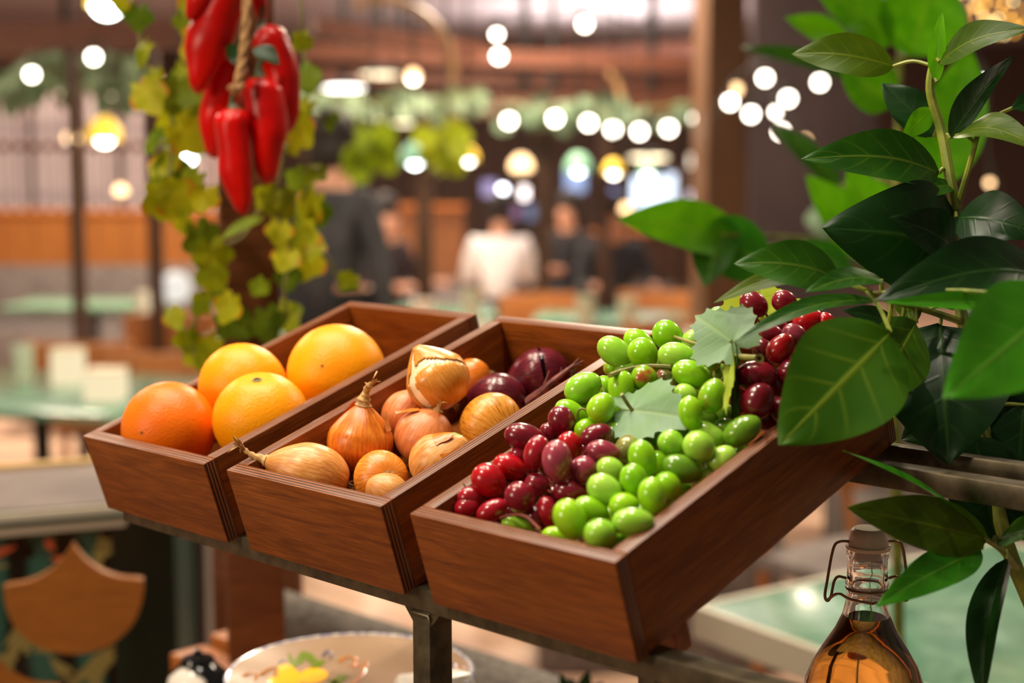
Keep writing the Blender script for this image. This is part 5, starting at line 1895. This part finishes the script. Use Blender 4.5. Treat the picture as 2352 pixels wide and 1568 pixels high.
q = N('glossy red chili skin')
n1 = q.noise(q.coord('Object', (1, 1, 1)), 18, 3)
q.color(q.ramp(n1, [(.3, srgb(160, 2, 1)), (.7, srgb(214, 8, 3))]))
q.set(Roughness=.30, Subsurface_Weight=.05, Subsurface_Scale=.004)
q.p.inputs['Specular IOR Level'].default_value = .3
q.bump(q.noise(q.coord('Object', (1, 1, 1)), 30, 3), .3, .003)
M_CHILI = q.mat
M_CHILISTEM = plain('dark green chili stalk', srgb(52, 62, 24), .5)
M_ROPE = mottled('tan raffia rope', srgb(130, 92, 54), srgb(190, 150, 100), 90, .85)
D0 = 1.68
cg = thing('chili_garland', 'string of large red chili peppers on tan raffia hanging in front of the ivy post', 'garland', at(555, 100, D0), TURN)
CI = inv(cg)


def chili(base, tip, w, d, bow=0.0, tipw=.16):
    P0, P1 = at(base[0], base[1], d), at(tip[0], tip[1], d + .01)
    ax = P1 - P0
    sd = ax.cross(FWD).normalized()
    n = 22
    pts, rr = [], []
    R = w / FPX * d / 2
    for k in range(n + 1):
        t = k / n
        pts.append(P0 + ax * t + sd * (bow * ax.length * sin(pi * t)) + sd * (.03 * ax.length * sin(7 * t)) * (t > .5) * .3)
        r = min(1, .55 + t * 6) * (1 - .10 * t) if t < .5 else .95 - .58 * ((t - .5) / .5) ** 1.5
        rr.append(R * max(r, .1) * (sqrt(max(0.02, 1 - ((t - .9) / .1) ** 2)) if t > .9 else 1) * (1 + .04 * sin(9 * t + base[0])))
    mb = MB().tube(pts, rr, 20)
    for p in mb.v:
        p += Vector((mnoise.noise(p * 28), mnoise.noise(p * 28 + Vector((5, 0, 0))), mnoise.noise(p * 28 + Vector((0, 7, 0))))) * R * .16
    o = mb.build('chili_pepper', M_CHILI, cg, inv=CI, angle=180)
    a = ax.normalized()
    MB().tube(smooth_path([P0 + a * R * .1, P0 - a * R * .5, P0 - a * R * 1.3 + sd * R * .3], 4), [R * .62, R * .45, R * .3, R * .2, R * .16, R * .15, R * .15, R * .14, R * .14], 10).build('green_stalk', M_CHILISTEM, o, inv=CI)
    return o


chili((548, -60), (455, 216), 104, D0, -.06)
chili((492, -70), (432, 48), 66, D0 - .02, 0)
chili((536, 132), (492, 366), 84, D0 + .04, -.04)
chili((536, 252), (566, 498), 82, D0 - .03, -.05)
chili((596, 182), (612, 426), 92, D0 - .01, .04)
chili((604, 70), (655, 304), 84, D0 + .03, .10)
chili((584, -60), (602, 54), 44, D0 + .03, .02)
chili((640, 150), (655, 300), 52, D0 + .05, .05)
mb = MB()
rope = smooth_path([at(570, -60, D0 - .045), at(564, 60, D0 - .05), at(556, 140, D0 - .05), at(546, 195, D0 - .05), at(542, 214, D0 - .05)], 8)
for s_ in range(3):
    pp = []
    for k, p in enumerate(rope):
        a = k * .55 + s_ * 2 * pi / 3
        pp.append(p + RIGHT * cos(a) * .0026 - FWD * sin(a) * .0026)
    mb.tube(pp, .0030, 8)
mb.build('raffia_rope', M_ROPE, cg, inv=CI)
mb = MB()
for dx, dy in ((-22, 8), (-16, 14), (-8, 18), (6, 16), (14, 10), (18, 4), (-12, 4)):
    mb.tube(smooth_path([at(545, 196, D0 - .05), at(545 + dx * .6, 196 + dy * .5 - 3, D0 - .058), at(545 + dx, 196 + dy, D0 - .055)], 4), [.0022, .0022, .002, .002, .0018, .0018, .0016, .0014, .0012], 6)
mb.build('raffia_bow', M_ROPE, cg, inv=CI)
lf, _ = blade(cg, (585, 108), (642, 150), 56, D0 - .055, D0 - .06, (.3, .5, .8), PM['dark'], .06, .1)
blade(cg, (560, 150), (520, 100), 40, D0 - .02, D0 - .0, (-.3, .5, .8), PM['dark'], .06, .1)
# cords tie garland and ivy to the post
MB().tube([at(570, -60, D0 - .045), at(572, -120, PD + .02)], .004, 8).build('tie_cord', M_ROPE, cg, inv=CI)

# ------------------------------------------------------------------ swing-top bottle
q = N('clear bottle glass')
q.set(Base_Color=(1, 1, 1, 1), Roughness=.01, IOR=1.48, Transmission_Weight=1.0)
M_GLASS = q.mat
q = N('amber oil')
q.set(Base_Color=srgb(250, 190, 92), Roughness=.0, IOR=1.27, Transmission_Weight=1.0)
M_OIL = q.mat
M_PORC = mottled('cream porcelain stopper', srgb(204, 186, 172), srgb(216, 200, 188), 40, .3)
M_WIRE = plain('bronze wire', srgb(130, 100, 76), .3, .9)
BD = 1.12
pxm = BD / FPX
btop = at(1990, 1206, BD)


def bz(py):
    return at(1990, py, BD).z - zb0


zb0 = 1.03
bo = thing('swing_top_bottle', 'clear swing-top bottle of amber oil standing behind the lower right rail', 'bottle', (at(1990, 1400, BD).x, at(1990, 1400, BD).y, zb0), TURN)
zz = lambda py: btop.z - (py - 1206) * pxm * 1.02 - zb0
pr = lambda w: w * pxm / 2
outer = [(pr(0.1), 0.0), (pr(250), 0.0), (pr(272), .008), (pr(276), zz(1590)), (pr(268), zz(1560)), (pr(238), zz(1520)), (pr(190), zz(1480)), (pr(140), zz(1440)), (pr(108), zz(1405)), (pr(94), zz(1375)), (pr(91), zz(1345)),
         (pr(99), zz(1338)), (pr(99), zz(1330)), (pr(92), zz(1322)), (pr(90), zz(1275)), (pr(97), zz(1268)), (pr(98), zz(1254)), (pr(92), zz(1250))]
inner = [(pr(72), zz(1250)), (pr(72), zz(1330)), (pr(74), zz(1378)), (pr(92), zz(1410)), (pr(124), zz(1444)), (pr(174), zz(1484)), (pr(222), zz(1524)), (pr(254), zz(1564)), (pr(262), zz(1592)), (pr(258), .012), (pr(240), .006), (pr(.1), .006)]
MB().lathe(outer + inner, 48, cap=False).build('glass_body', M_GLASS, bo, angle=50)
liq = [(pr(.1), .0055), (pr(241.5), .0055), (pr(259.5), .0115), (pr(263.5), zz(1592)), (pr(255.5), zz(1564)), (pr(223.5), zz(1524)), (pr(175.5), zz(1484)), (pr(125.5), zz(1444)), (pr(98), zz(1416)), (pr(93), zz(1409)), (pr(.1), zz(1409))]
MB().lathe(liq, 48, cap=False).build('oil', M_OIL, bo, angle=50)
MB().lathe([(pr(.1), zz(1206)), (pr(66), zz(1206)), (pr(80), zz(1212)), (pr(84), zz(1224)), (pr(92), zz(1240)), (pr(92), zz(1249)), (pr(64), zz(1252)), (pr(60), zz(1274)), (pr(.1), zz(1274))], 32, cap=False).build('stopper', M_PORC, bo)
MB().lathe([(pr(60), zz(1246)), (pr(101), zz(1246)), (pr(102), zz(1251)), (pr(99), zz(1254)), (pr(60), zz(1254))], 32, cap=False).build('seal_ring', plain('cream rubber seal', srgb(214, 196, 176), .6), bo)
W = lambda x, py, y=0.0: (x * pxm, y, zz(py))
for s in (-1, 1):
    MB().tube(smooth_path([W(s * 40, 1238), W(s * 66, 1238), W(s * 80, 1256), W(s * 92, 1330), W(s * 96, 1362), W(s * 90, 1374), W(s * 82, 1362), W(s * 76, 1330), W(s * 66, 1318), W(s * 48, 1322)], 5), .0011, 8).build('bail_wire', M_WIRE, bo)
    MB().tube(smooth_path([W(s * 90, 1372), W(s * 70, 1352, -.006), W(s * 44, 1362, -.010), W(0, 1366, -.0165)], 5), .0011, 8).build('lever_wire', M_WIRE, bo)
MB().lathe([(pr(93) + .0011 * cos(2 * pi * k / 8), zz(1344) + .0011 * sin(2 * pi * k / 8)) for k in range(9)], 32, cap=False).build('neck_wire', M_WIRE, bo)
# little shelf of the rack below the bottle
sh = MB().box((0, 0, -.006), (.20, .15, .012))
so = sh.build('bottle_shelf', M_STEEL, None, bevel=.001)
so.parent = rack
so.matrix_local = RI @ Matrix.Translation((bo.matrix_world.translation.x, bo.matrix_world.translation.y, zb0)) @ RZ

# ------------------------------------------------------------------ side table with painted plate
zp = 1.03
ed = atz(800, 1500, zp)
fc = EYE + EH * 1.46
ctr = pos(805, 1.452, zp)
st = thing('serving_table', 'orange brown wooden serving table under the painted plate', 'table', (ctr.x, ctr.y, 0), TURN)
MB().box((0, -.06, zp - .0125), (.235, .30, .024)).build('table_top', M_ORANGEWOOD, st, bevel=.003)
for sx in (-1, 1):
    for y in (-.18, .06):
        MB().box((sx * .095, y, (zp - .0245) / 2), (.035, .035, zp - .0245)).build('leg', M_ORANGEWOOD, st, bevel=.002)
PR = .1235
pt = thing('painted_plate', 'cream plate painted with lemons, leaves and blue scrolls in front of the grey bolster', 'plate', (ctr.x, ctr.y, zp), TURN)
M_PLATE = mottled('shaded cream majolica glaze', srgb(150, 122, 96), srgb(168, 140, 114), 6, .2)  # cream darkened to put the rack's shade into the glaze
MB().lathe([(0, .0), (PR * .55, 0), (PR * .6, .004), (PR * .98, .016), (PR, .018), (PR * .985, .0195), (PR * .96, .0185), (PR * .62, .0075), (PR * .5, .005), (0, .005)], 64, cap=False).build('glazed_body', M_PLATE, pt, angle=60)
MB().lathe([(PR * .965, .0190), (PR * .985, .0200), (PR * 1.003, .0185), (PR * 1.0, .0165)], 64, cap=False).build('blue_rim', mottled('blue white rim glaze', srgb(120, 124, 160), srgb(214, 208, 204), 160, .15, lo=.42, hi=.56), pt)


def on_plate(px, py):
    p = inv(pt) @ atz(px, py, zp + .012)
    return p


def rim_h(r):
    r = r / PR
    return (.005 + (.0075 - .005) * max(0, (r - .5) / .12)) if r < .62 else .0075 + (.0185 - .0075) * min(1, (r - .62) / .34)


PAINT = {'y': plain('lemon yellow glaze', srgb(240, 178, 30), .15), 'g': plain('leaf green glaze', srgb(106, 124, 30), .15), 'o': plain('ochre glaze', srgb(176, 104, 34), .15),
         'b': plain('cobalt blue glaze', srgb(58, 72, 110), .15), 'w': plain('white glaze', srgb(236, 228, 216), .15)}


def paint(name, col, cx_, cy_, a, b, ang, lift=.0006, tipy=0.0, n=28):
    """An oval or leaf painted on the plate; sizes as seen in the photo."""
    mb = MB()
    rings = 4
    ca, sa = cos(radians(ang)), sin(radians(ang))
    vs = []
    for i in range(rings + 1):
        t = i / rings
        for k in range(n):
            th = 2 * pi * k / n
            x, y = a * t * cos(th), b * t * sin(th) * (1 - tipy * abs(cos(th)))
            if tipy < 0:
                x *= 1 + .2 * max(0, cos(th)) ** 8
            p = on_plate(cx_ + x * ca - y * sa, cy_ + x * sa + y * ca)
            p.z = rim_h(Vector((p.x, p.y, 0)).length) + lift
            vs.append(p)
    fs = [(i * n + k, i * n + (k + 1) % n, (i + 1) * n + (k + 1) % n, (i + 1) * n + k) for i in range(rings) for k in range(n)]
    mb.add(vs, fs)
    return mb.build(name, PAINT[col], pt)


def scroll(name, col, pts, w):
    pp = []
    for x, y in pts:
        p = on_plate(x, y)
        p.z = rim_h(Vector((p.x, p.y, 0)).length) + .0006
        pp.append(p)
    pp = smooth_path(pp, 5)
    mb = MB().tube(pp, [w / FPX * 1.5 / 2 * (1 - .6 * k / len(pp)) for k in range(len(pp))], 8)
    zs = [p.z for p in pp]
    for p in mb.v:
        c = min(pp, key=lambda q_: (q_.x - p.x) ** 2 + (q_.y - p.y) ** 2)
        p.z = c.z + (p.z - c.z) * .12
    return mb.build(name, PAINT[col], pt)


paint('painted_lemon', 'y', 718, 1538, 36, 17, -8, .0006)
paint('painted_lemon', 'y', 665, 1542, 30, 20, 20, .0008)
paint('painted_lemon', 'y', 640, 1562, 26, 16, 10, .0006)
for x, y, a, b, g in ((690, 1510, 20, 7, -30), (712, 1506, 24, 7, 15), (672, 1520, 20, 7, 60), (730, 1514, 20, 6, -20), (780, 1545, 22, 9, -25), (770, 1556, 20, 8, 30), (690, 1560, 18, 8, 70), (1058, 1556, 14, 8, 40), (1072, 1562, 14, 6, 0)):
    paint('painted_leaf', 'g', x, y, a, b, g, .0007, .6)
for pts, w in (([(780, 1508), (796, 1500), (816, 1502), (812, 1514), (798, 1514)], 12), ([(800, 1560), (822, 1545), (836, 1524), (824, 1512), (812, 1522)], 13), ([(600, 1548), (618, 1535), (636, 1530), (630, 1545)], 11),
               ([(560, 1560), (575, 1550), (592, 1552), (584, 1562)], 11), ([(830, 1530), (842, 1515), (838, 1505)], 10), ([(1048, 1548), (1060, 1542), (1066, 1550)], 8)):
    scroll('painted_scroll', 'o', pts, w)
for pts, w in (([(742, 1502), (752, 1494), (762, 1498), (756, 1506)], 8), ([(642, 1524), (650, 1516), (658, 1522)], 7), ([(1036, 1530), (1044, 1534), (1048, 1542)], 8)):
    scroll('painted_scroll', 'b', pts, w)

# white napkin lying on the plate
nk = thing('folded_napkin', 'white cloth napkin on the plate, mostly hidden by the metal leg', 'napkin', ctr + RIGHT * .075 - EH * .02 + Vector((0, 0, .0056)), TURN + .5)
mb = MB()
mb.add([(-.045, -.03, 0), (.045, -.03, 0), (.05, .03, 0), (-.02, .035, 0), (-.04, -.025, .018), (.04, -.025, .020), (.045, .022, .010), (-.015, .028, .012)],
       [(3, 2, 1, 0), (4, 5, 6, 7), (0, 1, 5, 4), (1, 2, 6, 5), (2, 3, 7, 6), (3, 0, 4, 7)])
mb.build('folded_cloth', M_CUP, nk, bevel=.004)

# ------------------------------------------------------------------ bench with grey bolster behind the stall
bd = 2.30
pb = at(596, 1412, bd)
bench = thing('wooden_bench', 'brown and orange wooden bench behind the stall carrying a grey bolster', 'bench', (pb.x, pb.y, 0), 0.0)
BI = inv(bench)
rbol = .048
zb = pb.z - rbol
MB().box((.62, .0, zb - .0142), (1.24, .10, .024)).build('back_ledge', M_ORANGEWOOD, bench, bevel=.003)
MB().box((.62, .03, zb / 2 - .012), (1.2, .024, zb - .024)).build('back_board', M_DARKWOOD, bench, bevel=.002)
mb = MB()
e0, e1 = at(492, 1240, 2.42), at(690, 1240, 2.42)
w_ = (e1 - e0).length
zt_ = at(590, 1235, 2.42).z
ctr2 = (e0 + e1) / 2
ep = MB().box((0, 0, zt_ / 2), (w_, .05, zt_), Matrix.Translation((ctr2.x, ctr2.y, 0)) @ RZ)
ep.build('end_panel', M_BROWNWOOD, bench, bevel=.004, inv=BI)
sl = BI @ at(478, 1475, 2.08)
for y0, dz in ((.03, .012), (-.035, .0)):
    MB().box((sl.x + .14, sl.y + y0, sl.z + dz - .015), (.28, .055, .03)).build('seat_slat', M_ORANGEWOOD, bench, bevel=.004)
MB().box((sl.x + .04, sl.y, (sl.z - .03) / 2), (.05, .10, sl.z - .03)).build('leg', M_ORANGEWOOD, bench, bevel=.004)
MB().box((sl.x + .25, sl.y, (sl.z - .03) / 2), (.05, .10, sl.z - .03)).build('leg', M_ORANGEWOOD, bench, bevel=.004)
bol = thing('bolster_cushion', 'long grey woven bolster cushion lying along the bench back', 'cushion', pb, 0.0)
prof = [(0, 0), (rbol * .5, .004), (rbol * .85, .018), (rbol, .04), (rbol * 1.02, .5), (rbol, 1.14), (rbol * .8, 1.17), (0, 1.18)]
mb = MB().lathe(prof, 28, M=Matrix.Rotation(pi / 2, 4, 'Y'))
mb.build('cover', mottled('grey tweed cover', srgb(78, 72, 66), srgb(112, 104, 94), 70, .9, detail=4), bol)
MB().lathe([(rbol * .93 + .0025 * cos(2 * pi * k / 8), .026 + .0025 * sin(2 * pi * k / 8)) for k in range(9)], 28, cap=False, M=Matrix.Rotation(pi / 2, 4, 'Y')).build('piping', M_TAUPE, bol)

# black and white round jar at the lower edge, left of the plate
jd = 1.75
jc = at(455, 1560, jd)
q = N('black glaze with white patches')
f = q.noise(q.coord('Object', (1, 1, 1), (.3, .9, .2)), 11, 1, .4)
q.color(q.ramp(f, [(.60, srgb(14, 14, 16)), (.62, srgb(228, 220, 208))]))
q.set(Roughness=.12)
M_JAR = q.mat
zj = .908
jar = thing('round_jar', 'glossy black and white round jar left of the painted plate', 'jar', (jc.x, jc.y, zj), TURN)
rj = .037
MB().lathe([(0, 0), (rj * .55, 0), (rj * .92, rj * .55), (rj, rj * 1.0), (rj * .9, rj * 1.5), (rj * .55, rj * 1.85), (rj * .5, rj * 1.9), (0, rj * 1.9)], 32).build('jar_body', M_JAR, jar)
MB().lathe([(rj * .55, rj * 1.9), (rj * .5, rj * 2.02), (rj * .15, rj * 2.12), (rj * .14, rj * 2.25), (0, rj * 2.28)], 24).build('lid', M_JAR, jar)
sb = thing('side_shelf', 'orange wooden side shelf carrying the black and white jar', 'shelf', (jc.x, jc.y, 0), TURN)
MB().box((0, 0, zj - .0125), (.12, .14, .024)).build('shelf_board', M_ORANGEWOOD, sb, bevel=.003)
MB().box((0, 0, (zj - .025) / 2), (.05, .05, zj - .025)).build('leg', M_ORANGEWOOD, sb, bevel=.003)

# dark leafy herb at the bottom edge right of the leg
hp = pos(1330, 1.75)
hb = thing('potted_herb', 'small dark green herb peeking in at the bottom edge beside the metal leg', 'plant', (hp.x, hp.y, 0), TURN)
HI = inv(hb)
MB().lathe([(.05, .0), (.07, .84), (.075, .84), (.075, .90), (.065, .90), (0, .88)], 24).build('pot', M_DARKGREEN, hb)
top = at(1330, 1620, 1.75)
MB().tube([Vector((hp.x, hp.y, .88)), top], .004, 8).build('stem', M_PSTEM, hb, inv=HI)
for b_, t_, w_ in (((1320, 1620), (1285, 1548), 40), ((1330, 1620), (1352, 1540), 46), ((1335, 1620), (1385, 1566), 40), ((1325, 1620), (1310, 1556), 40)):
    blade(hb, b_, t_, w_, 1.75, 1.73, (0, .3, .9), 'dark', .05, .1)

# hanging foliage between the pergola beams
M_HANG = leaf_material('yellow green hanging leaf', srgb(120, 146, 14), srgb(176, 186, 40), srgb(150, 160, 60), .5, .4, 5, .3)
M_HANG2 = leaf_material('grey green garland leaf', srgb(104, 130, 104), srgb(146, 166, 136), srgb(130, 150, 110), .6, .3, 5, .3)


def hanging(x0, y0, x1, y1, dh, n, label, mat, size):
    o = thing('hanging_foliage', label, 'foliage', ath((x0 + x1) / 2, y0, dh), TURN)
    rs = random.Random(int(x0 * 3 + y0))
    mb = MB()
    for k in range(n):
        c = ath(rs.uniform(x0, x1), rs.uniform(y0, y1), dh + rs.uniform(-.12, .12))
        a = Vector((rs.uniform(-1, 1), rs.uniform(-1, 1), rs.uniform(-1, .3))).normalized() * size
        v, f, u = vine_leaf_geo(c, c + a, size, -FWD + Vector((rs.uniform(-1, 1), rs.uniform(-1, 1), rs.uniform(-1, 1))) * .6, .0, .1, False, .05, k, 14, 2)
        mb.add(v, f, 0, u)
    mb.build('leaves', mat, o, inv=inv(o), angle=180)
    xm = (x0 + x1) / 2
    MB().tube([ath(xm, y0, dh), Vector((*ath(xm, y0, dh).xy, 3.2))], .004, 6).build('hanging_cord', M_CORD, o, inv=inv(o))
    MB().tube(smooth_path([ath(x0, y0, dh), ath((x0 + x1) / 2, (y0 + y1) / 2, dh), ath(x1, y0, dh)], 6), .008, 6).build('vine_stem', M_GSTEM, o, inv=inv(o))


hanging(820, 295, 895, 390, 5.2, 14, 'yellow green foliage hanging right of the ivy post', M_HANG, .07)
hanging(985, 285, 1065, 390, 5.4, 17, 'yellow green foliage hanging above the amber pendant', M_HANG, .07)
hanging(70, 130, 300, 175, 7.0, 34, 'grey green garland along the upper left beam', M_HANG2, .09)
hanging(0, 180, 360, 232, 7.2, 40, 'grey green garland below the two left bulbs', M_HANG2, .09)
hanging(700, 215, 1110, 258, 8.3, 45, 'grey green garland along the middle beam', M_HANG2, .10)
hanging(1150, 235, 1620, 282, 8.6, 45, 'grey green garland behind the sagging bulb string', M_HANG2, .10)
hanging(1880, 470, 2060, 560, 4.2, 40, 'grey green foliage deep behind the plant stems', M_HANG2, .07)
